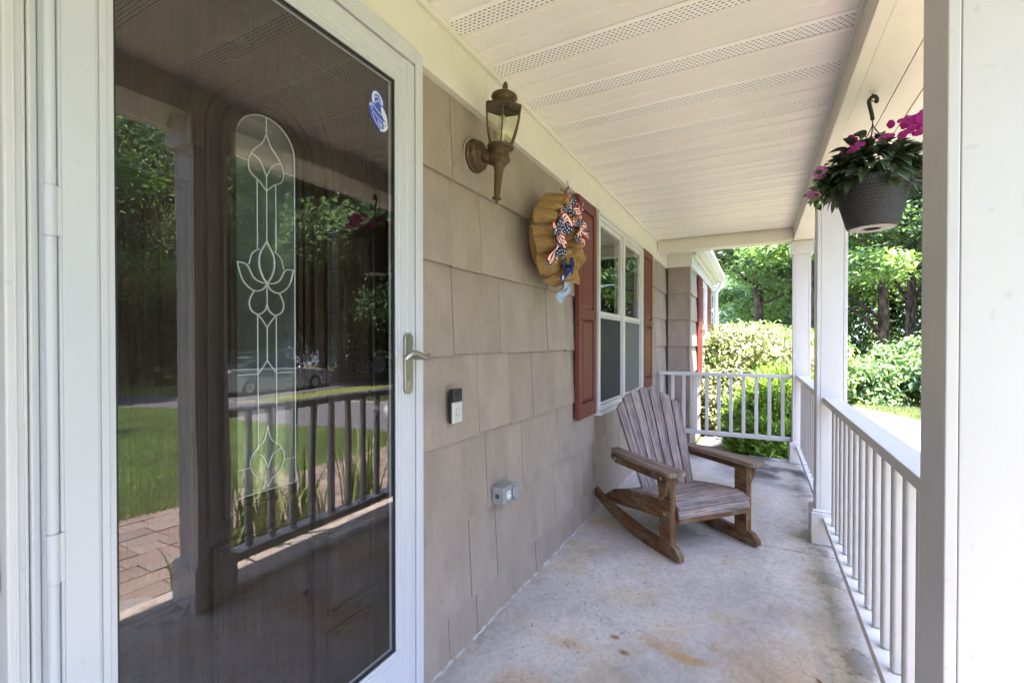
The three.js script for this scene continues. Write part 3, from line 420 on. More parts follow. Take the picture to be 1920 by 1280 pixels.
function shutter(D0, D1, y0, y1, xb, label) {
  const s = group('shutter', house), x1 = xb + 0.03, st = 0.06; if (label) s.userData.label = label;
  const ym = y0 + (y1 - y0) * 0.475;
  mesh('stile', bx(xb, x1, y0, y1, D0, D0 + st, 0.004), M.maroon, s); mesh('stile', bx(xb, x1, y0, y1, D1 - st, D1, 0.004), M.maroon, s);
  for (const [a, b] of [[y0, y0 + 0.1], [ym - 0.035, ym + 0.035], [y1 - 0.075, y1]]) mesh('rail', bx(xb, x1 - 0.001, a, b, D0 + st - 0.001, D1 - st + 0.001, 0.004, 'z'), M.maroon, s);
  for (const [a, b] of [[y0 + 0.1, ym - 0.035], [ym + 0.035, y1 - 0.075]]) { const sh = new THREE.Shape([new THREE.Vector2(D0 + st + 0.03, a + 0.03), new THREE.Vector2(D1 - st - 0.03, a + 0.03), new THREE.Vector2(D1 - st - 0.03, b - 0.03), new THREE.Vector2(D0 + st + 0.03, b - 0.03)]); const g = new THREE.ExtrudeGeometry(sh, { depth: 0.001, bevelEnabled: true, bevelSize: 0.026, bevelThickness: 0.013, bevelSegments: 1 }); g.rotateY(Math.PI / 2); g.translate(x1 - 0.016, 0, 0); mesh('raised_panel', merge([uvBox(g), bx(xb + 0.002, xb + 0.01, a, b, D0 + st, D1 - st, 0)]), M.maroon, s); }
  const sc = [[y0 + 0.06], [y1 - 0.045], [ym]].flatMap(([y]) => [D0 + 0.03, D1 - 0.03].map((d) => { const g = new THREE.CylinderGeometry(0.006, 0.006, 0.006, 10); g.rotateZ(Math.PI / 2); g.translate(x1 + 0.001, y, -d); return g; })); mesh('screw', merge(sc), M.maroon, s);
}
shutter(2.835, 3.2, 0.745, 2.205, -1.042, 'maroon panelled shutter on the near side of the porch window'); shutter(4.755, 5.2, 0.775, 2.205, -1.042);
shutter(7.08, 7.5, 0.78, 2.2, -0.753); shutter(8.3, 8.85, 0.78, 2.2, -0.753); sashWindow(house, 7.57, 8.22, 0.8, 2.15, -0.74, null);

// ---------------------------------------------------------------- railings
function railing(label, run) { const t = thing('porch_railing', label, 'railing'); run(t); return t; }
const side = (D0, D1, first, pitch) => (t) => {
  mesh('top_rail', merge([bx(0.362, 0.452, 0.872, 0.91, D0, D1, 0.004, 'z')]), M.white, t);
  mesh('bottom_rail', bx(0.362, 0.452, 0.137, 0.175, D0, D1, 0.004, 'z'), M.white, t);
  for (let d = first; d < D1 - 0.03; d += pitch) mesh('baluster', bx(0.39, 0.426, 0.174, 0.873, d - 0.018, d + 0.018, 0.012), M.white, t);
};
railing('white railing between the large near post and the second post', side(1.361, 3.429, 1.508, 0.1355));
railing('white railing between the second post and the far corner post', side(3.586, 5.604, 3.71, 0.1355));
railing('white railing closing the far end of the porch', (t) => {
  mesh('top_rail', bx(-1.035, 0.327, 0.872, 0.91, 5.64, 5.72, 0.005, 'x'), M.white, t); mesh('bottom_rail', bx(-1.035, 0.327, 0.205, 0.25, 5.655, 5.7, 0.004, 'x'), M.white, t);
  for (let k = 0; k < 11; k++) { const x = -1.0 + 0.1243 * k, w = k === 3 ? 0.025 : 0.018; mesh('baluster', bx(x - w, x + w, 0.249, 0.873, 5.66, 5.695, 0.006), M.white, t); }
});

// ---------------------------------------------------------------- things on the wall
{                                                              // lantern
  const t = thing('wall_lantern', 'weathered bronze wall lantern with curved glass beside the storm door', 'lamp', V(-0.92, 2.0, 1.632)); t.rotation.z = -0.09; t.scale.set(1.06, 1, 1.06); t.rotation.x = 0.0;
  const lathe = (pts, n = 24) => new THREE.LatheGeometry(pts.map(([r, y]) => new THREE.Vector2(r, y)), n);
  const plate = lathe([[0, 0.0], [0.066, 0], [0.068, 0.012], [0.062, 0.018], [0.059, 0.02], [0.058, 0.036], [0.05, 0.042], [0.034, 0.05], [0.02, 0.062]], 32); plate.rotateZ(-Math.PI / 2); plate.translate(-0.122, 0.012, 0); mesh('back_plate', plate, M.bronze, t);
  const caulk = lathe([[0.064, -0.002], [0.0695, -0.001], [0.0705, 0.004], [0.066, 0.005]], 32); { const p = caulk.attributes.position; for (let i = 0; i < p.count; i++) { const k = 1 + 0.06 * (hash(i, 3, 1) - 0.5); p.setX(i, p.getX(i) * k); p.setZ(i, p.getZ(i) * k); } } caulk.rotateZ(-Math.PI / 2); caulk.translate(-0.122, 0.012, 0); mesh('caulk_bead', caulk, std({ color: lin(0.42, 0.38, 0.31), roughness: 0.9 }), t);
  const arm = taper([new THREE.Vector3(-0.075, 0.012, 0), new THREE.Vector3(-0.045, 0.0, 0), new THREE.Vector3(-0.02, -0.012, 0), new THREE.Vector3(0, -0.02, 0)], 0.03, 0.024, 10, 16); mesh('arm', arm, M.bronze, t);
  mesh('tail', lathe([[0, -0.19], [0.003, -0.188], [0.004, -0.178], [0.012, -0.174], [0.02, -0.168], [0.012, -0.16], [0.012, -0.15], [0.017, -0.06], [0.021, -0.045], [0.03, -0.03], [0.041, -0.018], [0.042, -0.008], [0.036, 0.0]]), M.bronze, t);
  mesh('cup', lathe([[0.033, -0.002], [0.036, 0.004], [0.034, 0.018], [0.037, 0.026], [0.05, 0.032], [0.052, 0.04], [0.046, 0.044], [0.0, 0.044]]), M.bronze, t);
  const prof = [[0.043, 0.042], [0.055, 0.078], [0.064, 0.115], [0.07, 0.15], [0.073, 0.18], [0.073, 0.19]];
  for (let k = 0; k < 6; k++) {                                // six curved panes and ribs
    const a = k * Math.PI / 3, b = a + Math.PI / 3, pos = []; for (let i = 0; i + 1 < prof.length; i++) { const [r0, y0] = prof[i], [r1, y1] = prof[i + 1], q = (r, y, g) => [r * 0.985 * Math.cos(g), y, r * 0.985 * Math.sin(g)]; pos.push(...q(r0, y0, a), ...q(r1, y1, a), ...q(r1, y1, b), ...q(r0, y0, a), ...q(r1, y1, b), ...q(r0, y0, b)); }
    const g = new THREE.BufferGeometry(); g.setAttribute('position', new THREE.Float32BufferAttribute(pos, 3)); g.computeVertexNormals(); mesh('glass_pane', toCreasedNormals(uvBox(mergeVertices(g)), 0.6), M.lampGlass, t);
    mesh('rib', tube(prof.map(([r, y]) => new THREE.Vector3(r * Math.cos(a), y, r * Math.sin(a))), 0.0035, 14, 6), M.bronze, t);
  }
  mesh('roof', new THREE.LatheGeometry([[0.072, 0.186], [0.0765, 0.188], [0.0765, 0.192], [0.06, 0.197], [0.036, 0.203], [0.024, 0.206]].map(([r, y]) => new THREE.Vector2(r, y)), 6), M.bronze, t).rotation.y = Math.PI / 6;
  mesh('dome', lathe([[0.024, 0.202], [0.036, 0.205], [0.038, 0.212], [0.046, 0.222], [0.05, 0.231], [0.048, 0.239], [0.036, 0.248], [0.024, 0.253], [0.012, 0.256], [0.008, 0.262], [0.0105, 0.269], [0.0105, 0.278], [0.006, 0.29], [0, 0.296]]), M.bronze, t);
  for (let k = 0; k < 3; k++) { const g = new THREE.CylinderGeometry(0.0035, 0.0035, 0.018, 8); const a = 0.4 + k * 2.1; g.translate(0.06 * Math.cos(a), 0.202, 0.06 * Math.sin(a)); mesh('knob', g, M.bronze, t); }
  mesh('candle_sleeve', lathe([[0.011, 0.044], [0.011, 0.1], [0.009, 0.102], [0, 0.102]], 16), M.candle, t);
  mesh('bulb', lathe([[0.007, 0.1], [0.012, 0.112], [0.016, 0.128], [0.014, 0.145], [0.006, 0.163], [0, 0.168]], 16), M.bulb, t);
}
{                                                              // doorbell with a lens
  const t = thing('video_doorbell', 'slim doorbell with black lens top and silver button half', 'doorbell', V(-1.038, 0.0, 1.468)); t.rotation.y = 0;
  mesh('body', bx(0, 0.018, 0.942, 1.072, -0.03, 0.03, 0.005), M.matteBlack, t);
  mesh('lens_panel', bx(0.0145, 0.026, 1.024, 1.073, -0.031, 0.031, 0.004), M.blackPlastic, t);
  mesh('faceplate', bx(0.0145, 0.0255, 0.941, 1.0232, -0.031, 0.031, 0.004), M.satin, t);
  const ln = new THREE.CylinderGeometry(0.011, 0.013, 0.004, 24); ln.rotateZ(-Math.PI / 2); ln.translate(0.027, 1.05, 0); mesh('lens', ln, M.blackPlastic, t);
  const rg = new THREE.TorusGeometry(0.0135, 0.0012, 8, 32); rg.rotateY(Math.PI / 2); rg.translate(0.0255, 0.985, 0); mesh('button_ring', rg, M.galv, t);
  const bt = new THREE.CylinderGeometry(0.012, 0.012, 0.003, 28); bt.rotateZ(Math.PI / 2); bt.translate(0.0252, 0.985, 0); mesh('button', bt, M.satin, t);
}
{                                                              // outdoor outlet box
  const t = thing('outlet_box', 'grey metal outdoor outlet box with one cover flap hanging open', 'outlet', V(-1.042, 0.571, 1.775)); t.rotation.x = 0.0;
  mesh('box', bx(0, 0.062, -0.038, 0.038, 0, 0.115, 0.004), M.galv, t);
  const kn = new THREE.CylinderGeometry(0.011, 0.011, 0.003, 20); kn.rotateX(Math.PI / 2); kn.translate(0.028, -0.002, 0.001); mesh('knockout', kn, std({ color: lin(0.12, 0.12, 0.125), metalness: 0.6, roughness: 0.6 }), t);
  mesh('cover_plate', bx(0.0625, 0.0665, -0.036, 0.036, 0.003, 0.113, 0.002), M.galv, t);
  const rc = new THREE.CylinderGeometry(0.017, 0.017, 0.004, 24); rc.rotateZ(Math.PI / 2); rc.scale(1, 1.15, 0.9); rc.translate(0.0685, 0, -0.034); mesh('receptacle', rc, M.outletWhite, t);
  mesh('slots', merge([[-0.006, 0.008], [0.006, 0.008], [0, -0.009]].map(([a, y]) => bx(0.0704, 0.0714, y - 0.004, y + 0.004, 0.034 + a - 0.0012, 0.034 + a + 0.0012, 0))), M.blackPlastic, t);
  const fl = new THREE.CylinderGeometry(0.0235, 0.0235, 0.006, 24); fl.rotateZ(Math.PI / 2); fl.scale(1, 1.3, 0.9); fl.rotateZ(0.12); fl.translate(0.0755, -0.002, -0.084); mesh('cover_flap', fl, M.galv, t);
  const hg = new THREE.TorusGeometry(0.02, 0.003, 8, 24); hg.rotateY(Math.PI / 2); hg.scale(1, 1.25, 0.85); hg.translate(0.071, 0, -0.083); mesh('flap_hinge', hg, M.galv, t);
}
{                                                              // wreath of gathered burlap with flag ribbon
  const t = thing('wreath', 'burlap wreath tied with stars and stripes ribbon on the shingle wall', 'wreath', V(-0.99, 1.795, 2.28)); t.rotation.y = Math.PI / 2; t.scale.setScalar(1.03);
  // local x = away from the camera reversed (right as seen facing the wall is -depth), z = out of the wall
  const cloth = std({ color: M.burlap.color, map: T.burlap, roughness: 0.95, bumpMap: T.burlap, bumpScale: 0.001, side: THREE.DoubleSide });
  for (let k = 0; k < 31; k++) {                               // every loop: a wide band pinched at both ends, bulging off the ring
    const inner = k >= 18, a = inner ? (k - 18) / 13 * 6.283 + 0.3 : k / 18 * 6.283 + R(-0.12, 0.12), r = inner ? R(0.085, 0.115) : R(0.16, 0.19), span = inner ? 0.5 : R(0.27, 0.36), rise = R(0.085, 0.145), wid = inner ? R(0.09, 0.115) : R(0.105, 0.13), pos = [], uv = [], idx = [], nu = 24, nv = 14, ph = R(0, 6.28), fold = R(0.8, 1.4), tw = R(-0.5, 0.5);
    for (let i = 0; i <= nu; i++) for (let j = 0; j <= nv; j++) {
      const f = i / nu, e = j / nv * 2 - 1, g = Math.pow(Math.sin(Math.PI * clamp(f, 0.02, 0.98)), 0.6), ang = a + (f - 0.5) * span * 2.1 * (0.75 + 0.25 * g), w = wid * (0.45 + 0.55 * g) * 0.5, crease = (Math.sin(e * 5.5 + ph + f * 2) * 0.35 + Math.sin(e * 11 + ph * 2 - f * 3) * 0.16) * (1.2 - 0.6 * g) * 0.034 * fold;
      const rr = r + e * w * (1 - 0.12 * e * e) + tw * (f - 0.5) * 0.06, zz = 0.015 + rise * g * (1 - 0.85 * e * e * (1 + 0.15 * Math.sin(ph))) + crease;
      pos.push(Math.cos(ang) * rr * 1.14, Math.sin(ang) * rr, zz); uv.push(e * w, f * 0.25);
    }
    for (let i = 0; i < nu; i++) for (let j = 0; j < nv; j++) { const q = i * (nv + 1) + j; idx.push(q, q + 1, q + nv + 1, q + 1, q + nv + 2, q + nv + 1); }
    const g = new THREE.BufferGeometry(); g.setAttribute('position', new THREE.Float32BufferAttribute(pos, 3)); g.setAttribute('uv', new THREE.Float32BufferAttribute(uv, 2)); g.setIndex(idx); g.computeVertexNormals(); mesh('burlap_loop', g, cloth, t);
  }
  const rt = new THREE.TorusGeometry(0.15, 0.035, 10, 40); mesh('ring', rt, M.burlap, t);
  const flag = canvasTex(512, 128, (c, w, h) => { c.fillStyle = '#f0e9e0'; c.fillRect(0, 0, w, h); c.fillStyle = '#b01a26'; for (let i = 0; i < 4; i++) c.fillRect(0, i * h / 3.5, w, h / 7); for (const x0 of [0, 256]) { c.fillStyle = '#16204e'; c.fillRect(x0, 0, 120, h); c.fillStyle = '#f4f0ea'; for (let i = 0; i < 4; i++) for (let j = 0; j < 4; j++) { const x = x0 + 18 + i * 29 + (j % 2) * 6, y = 18 + j * 31; c.beginPath(); for (let k = 0; k < 10; k++) { const r = k % 2 ? 4 : 9.5, an = k * Math.PI / 5 - Math.PI / 2; c.lineTo(x + r * Math.cos(an), y + r * Math.sin(an)); } c.fill(); } } });
  const rib = std({ map: flag, roughness: 0.75, side: THREE.DoubleSide });
  const ribbon = (pts, w, mat = rib, twist = 0, name = 'ribbon', u0 = rnd()) => {   // a cloth band along a curve
    const c = new THREE.CatmullRomCurve3(pts), n = 26, pos = [], uv = [], idx = [], L = c.getLength();
    for (let i = 0; i <= n; i++) { const q = c.getPointAt(i / n), tg = c.getTangentAt(i / n), sd = new THREE.Vector3(0, 0, 1).cross(tg).normalize().applyAxisAngle(tg, twist * 0.5 * (i / n - 0.3) + 0.12 * Math.sin(i * 0.4)); if (sd.lengthSq() < 0.5) sd.set(1, 0, 0); for (let j = 0; j <= 4; j++) { const e = (j / 4 - 0.5) * w, z = 0.006 * Math.sin(j * 1.7 + i * 0.5); pos.push(q.x + sd.x * e, q.y + sd.y * e, q.z + sd.z * e + z); uv.push(u0 + i / n * L / 0.3, j / 4); } }
    for (let i = 0; i < n; i++) for (let j = 0; j < 4; j++) { const a = i * 5 + j; idx.push(a, a + 5, a + 1, a + 1, a + 5, a + 6); }
    const g = new THREE.BufferGeometry(); g.setAttribute('position', new THREE.Float32BufferAttribute(pos, 3)); g.setAttribute('uv', new THREE.Float32BufferAttribute(uv, 2)); g.setIndex(idx); g.computeVertexNormals(); return mesh(name, g, mat, t);
  };
  const P = (x, y, z) => new THREE.Vector3(x, y, z);
  const bow = (x, y, z, s, rot) => {                            // two loops and two tails
    const q = (a, b, c) => { const ca = Math.cos(rot), sa = Math.sin(rot); return P(x + (a * ca - b * sa) * s, y + (a * sa + b * ca) * s, z + c * s); };
    for (const k of [-1, 1]) { ribbon([q(0, 0, 0), q(0.05 * k, 0.035, 0.03), q(0.095 * k, 0.04, 0.04), q(0.1 * k, 0.0, 0.05), q(0.05 * k, -0.015, 0.02), q(0, 0, 0.012)], 0.055 * s, rib, 0.5 * k); ribbon([q(0, 0, 0.01), q(0.02 * k, -0.04, 0.03), q(0.045 * k, -0.09, 0.02), q(0.075 * k, -0.13, 0.01)], 0.052 * s, rib, 0.7 * k); }
    const g = new THREE.SphereGeometry(0.022 * s, 12, 10); g.scale(1, 1.1, 0.8); g.translate(x, y, z + 0.02 * s); mesh('bow_knot', g, rib, t);
  };
  bow(-0.2, -0.01, 0.12, 0.95, 0.5); bow(-0.06, 0.165, 0.12, 0.85, -0.35); bow(0.11, 0.1, 0.125, 0.8, -0.9); bow(0.22, -0.03, 0.08, 0.6, 1.2);
  ribbon([P(-0.19, -0.02, 0.13), P(-0.2, -0.07, 0.145), P(-0.22, -0.12, 0.13), P(-0.235, -0.165, 0.1)], 0.06); ribbon([P(-0.18, -0.02, 0.14), P(-0.16, -0.07, 0.15), P(-0.155, -0.125, 0.14)], 0.06); ribbon([P(-0.06, 0.15, 0.13), P(-0.065, 0.19, 0.135), P(-0.06, 0.225, 0.1)], 0.058);
  const navy = std({ color: lin(0.012, 0.02, 0.11), roughness: 0.45 }), gauze = std({ color: lin(0.35, 0.45, 0.62), roughness: 0.6, transparent: true, opacity: 0.82, side: THREE.DoubleSide });
  ribbon([P(-0.08, -0.13, 0.15), P(-0.05, -0.155, 0.155), P(-0.07, -0.18, 0.14), P(-0.06, -0.22, 0.11)], 0.06, std({ map: canvasTex(128, 128, (c, w, h) => { c.fillStyle = '#141c55'; c.fillRect(0, 0, w, h); c.fillStyle = '#dfe3ee'; for (const [x, y] of [[30, 30], [90, 70], [40, 100]]) { c.beginPath(); for (let k = 0; k < 10; k++) { const r = k % 2 ? 6 : 15, an = k * Math.PI / 5; c.lineTo(x + r * Math.cos(an), y + r * Math.sin(an)); } c.fill(); } }), roughness: 0.7, side: THREE.DoubleSide }), 1.2, 'navy_ribbon');
  ribbon([P(-0.02, -0.16, 0.13), P(-0.06, -0.17, 0.13), P(-0.1, -0.14, 0.12)], 0.05, navy, 0.8, 'navy_ribbon');
  ribbon([P(-0.03, -0.2, 0.1), P(-0.035, -0.24, 0.12), P(-0.04, -0.28, 0.1), P(-0.055, -0.32, 0.08)], 0.06, gauze, 0.5, 'gauze_ribbon'); ribbon([P(-0.03, -0.2, 0.1), P(-0.015, -0.25, 0.12), P(-0.03, -0.31, 0.09)], 0.05, gauze, -0.4, 'gauze_ribbon');
  const tail = [P(0.08, -0.12, 0.08), P(0.17, -0.14, 0.1), P(0.27, -0.12, 0.06)]; { const c = ribbon(tail, 0.15, std({ color: M.burlap.color, map: T.burlap, roughness: 0.95, side: THREE.DoubleSide }), 0.3, 'burlap_tail'); }
  ribbon([P(0.06, -0.17, 0.06), P(0.055, -0.22, 0.07), P(0.07, -0.27, 0.04)], 0.03, std({ color: M.burlap.color, map: T.burlap, roughness: 0.95, side: THREE.DoubleSide }), 0.2, 'burlap_tail');
}

// ---------------------------------------------------------------- rocking chair
{
  const t = thing('rocking_chair', 'weathered grey-brown wooden slatted rocking chair on the porch floor', 'chair', V(-0.267, 0, 3.034), 0.853);
  const board = (pts, x, w, mat, name, bev = 0.003) => { const s = new THREE.Shape(pts.map(([a, y]) => new THREE.Vector2(a, y))); const g = new THREE.ExtrudeGeometry(s, { depth: w - 2 * bev, bevelEnabled: true, bevelSize: bev, bevelThickness: bev, bevelSegments: 2, curveSegments: 8 }); g.rotateY(-Math.PI / 2); g.translate(x + w / 2 - bev, 0, 0); return mesh(name, uvBox(g, 'z'), mat, t); };  // profile in (z forward, y), thickness along x
  const low = (a) => Math.pow(a + 0.12, 2) / 2 / (a > -0.12 ? 1.6 : 1.75);
  for (const s of [-1, 1]) {
    const bot = [], top = []; for (let i = 0; i <= 28; i++) { const a = 0.115 - i / 28 * 0.97; const th = 0.06 * sstep(0.135, 0.06, a) * (0.45 + 0.55 * sstep(-0.9, -0.35, a)) + 0.012; bot.push([a, low(a)]); top.push([a + (a < -0.8 ? -0.004 : 0), low(a) + th]); }
    board([...bot, ...top.reverse()], s * 0.292, 0.04, M.slatBrown, 'rocker');
    board([[-0.045, 0.05], [0.043, 0.05], [0.043, 0.488], [-0.045, 0.488]], s * 0.292, 0.042, M.slatBrown, 'front_leg');
    board([[-0.035, 0.487], [0.055, 0.487], [0.05, 0.43], [0.02, 0.36], [-0.005, 0.335], [-0.01, 0.35]].map(([a, y]) => [a - 0.005, y]), s * 0.328, 0.03, M.slatBrown, 'arm_bracket');
    board([[0.02, 0.29], [-0.1, 0.3], [-0.25, 0.285], [-0.45, 0.255], [-0.6, 0.21], [-0.72, 0.135], [-0.7, 0.115], [-0.55, 0.125], [-0.3, 0.165], [0.0, 0.2], [0.02, 0.21]], s * 0.252, 0.034, M.slatBrown, 'seat_rail');
    // arm: broad at the front with rounded corners, narrow behind
    const ar = new THREE.Shape(); const X = (v) => s * v; ar.moveTo(X(0.25), -0.05); ar.lineTo(X(0.25), 0.085); ar.quadraticCurveTo(X(0.252), 0.11, X(0.28), 0.112); ar.lineTo(X(0.345), 0.105); ar.quadraticCurveTo(X(0.365), 0.1, X(0.366), 0.075); ar.lineTo(X(0.358), -0.2); ar.quadraticCurveTo(X(0.345), -0.42, X(0.31), -0.56); ar.lineTo(X(0.255), -0.56);
    const ag = new THREE.ExtrudeGeometry(ar, { depth: 0.02, bevelEnabled: true, bevelSize: 0.004, bevelThickness: 0.004, bevelSegments: 2, curveSegments: 8 }); ag.rotateX(Math.PI / 2); ag.translate(0, 0.514, 0); { const p = ag.attributes.position; for (let i = 0; i < p.count; i++) p.setZ(i, p.getZ(i)); } mesh('armrest', uvBox(ag, 'z'), M.armTop, t);
    board([[0.04, 0.486], [0.04, 0.44], [-0.48, 0.44], [-0.53, 0.462], [-0.53, 0.486]], s * 0.325, 0.022, M.slatBrown, 'arm_rail');
    for (const [a, y, x] of [[0.0, 0.46, 0.34], [0.0, 0.25, 0.314], [-0.48, 0.463, 0.338]]) { const g = new THREE.CylinderGeometry(0.009, 0.009, 0.008, 12); g.rotateZ(Math.PI / 2); g.translate(s * x, y, a); mesh('bolt', g, M.galv, t); }
  }
  const seatSlats = [[0.062, 0.262, 1.25, 0.06], [0.038, 0.302, 0.42, 0.075], [-0.043, 0.316, -0.02, 0.078], [-0.126, 0.309, -0.12, 0.078], [-0.208, 0.298, -0.14, 0.078], [-0.29, 0.286, -0.16, 0.078], [-0.37, 0.272, -0.18, 0.075]];
  seatSlats.forEach(([z, y, tilt, d], i) => { const m = mesh('seat_slat', cb(0.54, 0.02, d, 0.005, 'x'), M.slatGrey[i % 3], t); m.position.set(0, y, z); m.rotation.x = tilt; });
  mesh('front_apron', bx(-0.27, 0.27, 0.205, 0.25, -0.072, -0.05, 0.004, 'x'), M.slatBrown, t);
  // seven back slats, fanned, tops cut to one arch
  const B = new THREE.Vector3(0, 0.25, -0.375), tilt = 0.375;
  for (let k = -3; k <= 3; k++) {
    const len = 0.71 - 0.0118 * k * k, wb = 0.048, wt = 0.0685, sh = new THREE.Shape(); sh.moveTo(-wb / 2, 0); sh.lineTo(wb / 2, 0); sh.lineTo(wt / 2, len - 0.02); const sl = -0.016 * k; const tr = -0.14 * k * wt / 2; sh.bezierCurveTo(wt / 2, len + tr - 0.004, wt / 2 - 0.006, len + tr, wt / 2 - 0.014, len + tr + 0.003); sh.quadraticCurveTo(0, len + 0.008, -wt / 2 + 0.014, len - tr + 0.003); sh.bezierCurveTo(-wt / 2 + 0.006, len - tr, -wt / 2, len - tr - 0.004, -wt / 2, len - 0.02); sh.closePath();
    const g = new THREE.ExtrudeGeometry(sh, { depth: 0.013, bevelEnabled: true, bevelSize: 0.0025, bevelThickness: 0.003, bevelSegments: 2, curveSegments: 6 }), m = mesh('back_slat', uvBox(g, 'y'), M.slatGrey[(k + 6) % 3], t);
    m.position.set(k * 0.0605, B.y, B.z + 0.006 * k * k * 0.5); m.rotation.order = 'XZY'; m.rotation.set(-tilt, 0, -k * 0.0345); m.rotation.y = -k * 0.05;
  }
  mesh('back_brace', bx(-0.3, 0.3, 0.44, 0.486, 0.51, 0.535, 0.004, 'x'), M.slatBrown, t);
  mesh('back_brace', bx(-0.22, 0.22, 0.2, 0.26, 0.395, 0.43, 0.004, 'x'), M.slatBrown, t);
  const ub = mesh('back_brace', cb(0.42, 0.045, 0.02, 0.003, 'x'), M.slatBrown, t); ub.position.set(0, 0.72, -0.585); ub.rotation.x = -tilt;
}

// ---------------------------------------------------------------- hanging basket and hook
function leafGeo(len, wid, fold = 0.25, bend = 0.3, n = 5) {            // a leaf along +y with a fold at its middle and a bent tip
  const pos = [], w = (t) => wid * Math.sin(Math.PI * Math.pow(t, 0.75)) * 0.5; const pt = (t, s) => [s * w(t), len * t * (1 - 0.15 * bend * t), fold * Math.abs(s) * w(t) - bend * len * t * t * 0.5];
  for (let i = 0; i < n; i++) for (const s of [-1, 1]) { const a = i / n, b = (i + 1) / n; const q = [pt(a, 0), pt(a, s), pt(b, s), pt(b, 0)]; const o = s > 0 ? [0, 1, 2, 0, 2, 3] : [0, 2, 1, 0, 3, 2]; for (const k of o) pos.push(...q[k]); }
  const g = new THREE.BufferGeometry(); g.setAttribute('position', new THREE.Float32BufferAttribute(pos, 3)); g.computeVertexNormals(); g.setAttribute('uv', new THREE.Float32BufferAttribute(new Float32Array(pos.length / 3 * 2), 2)); return g;
}
function placed(g, pos, dir, roll, s = 1) { const m = new THREE.Matrix4(), q = new THREE.Quaternion().setFromUnitVectors(new THREE.Vector3(0, 1, 0), dir.clone().normalize()).multiply(new THREE.Quaternion().setFromAxisAngle(new THREE.Vector3(0, 1, 0), roll)); m.compose(pos, q, new THREE.Vector3(s, s, s)); return g.clone().applyMatrix4(m); }
function flatFacing(g, pos, dir, s = 1) {                       // a leaf whose upper side looks up as far as its direction allows
  const y = dir.clone().normalize(), z = new THREE.Vector3(0, 1, 0).addScaledVector(y, -y.y); if (z.lengthSq() < 1e-3) z.set(1, 0, 0); z.normalize(); z.x += R(-0.4, 0.4); z.z += R(-0.4, 0.4); z.addScaledVector(y, -z.dot(y)).normalize(); const x = y.clone().cross(z); const m = new THREE.Matrix4().makeBasis(x, y, z); m.setPosition(pos); return g.clone().scale(s, s, s).applyMatrix4(m);
}
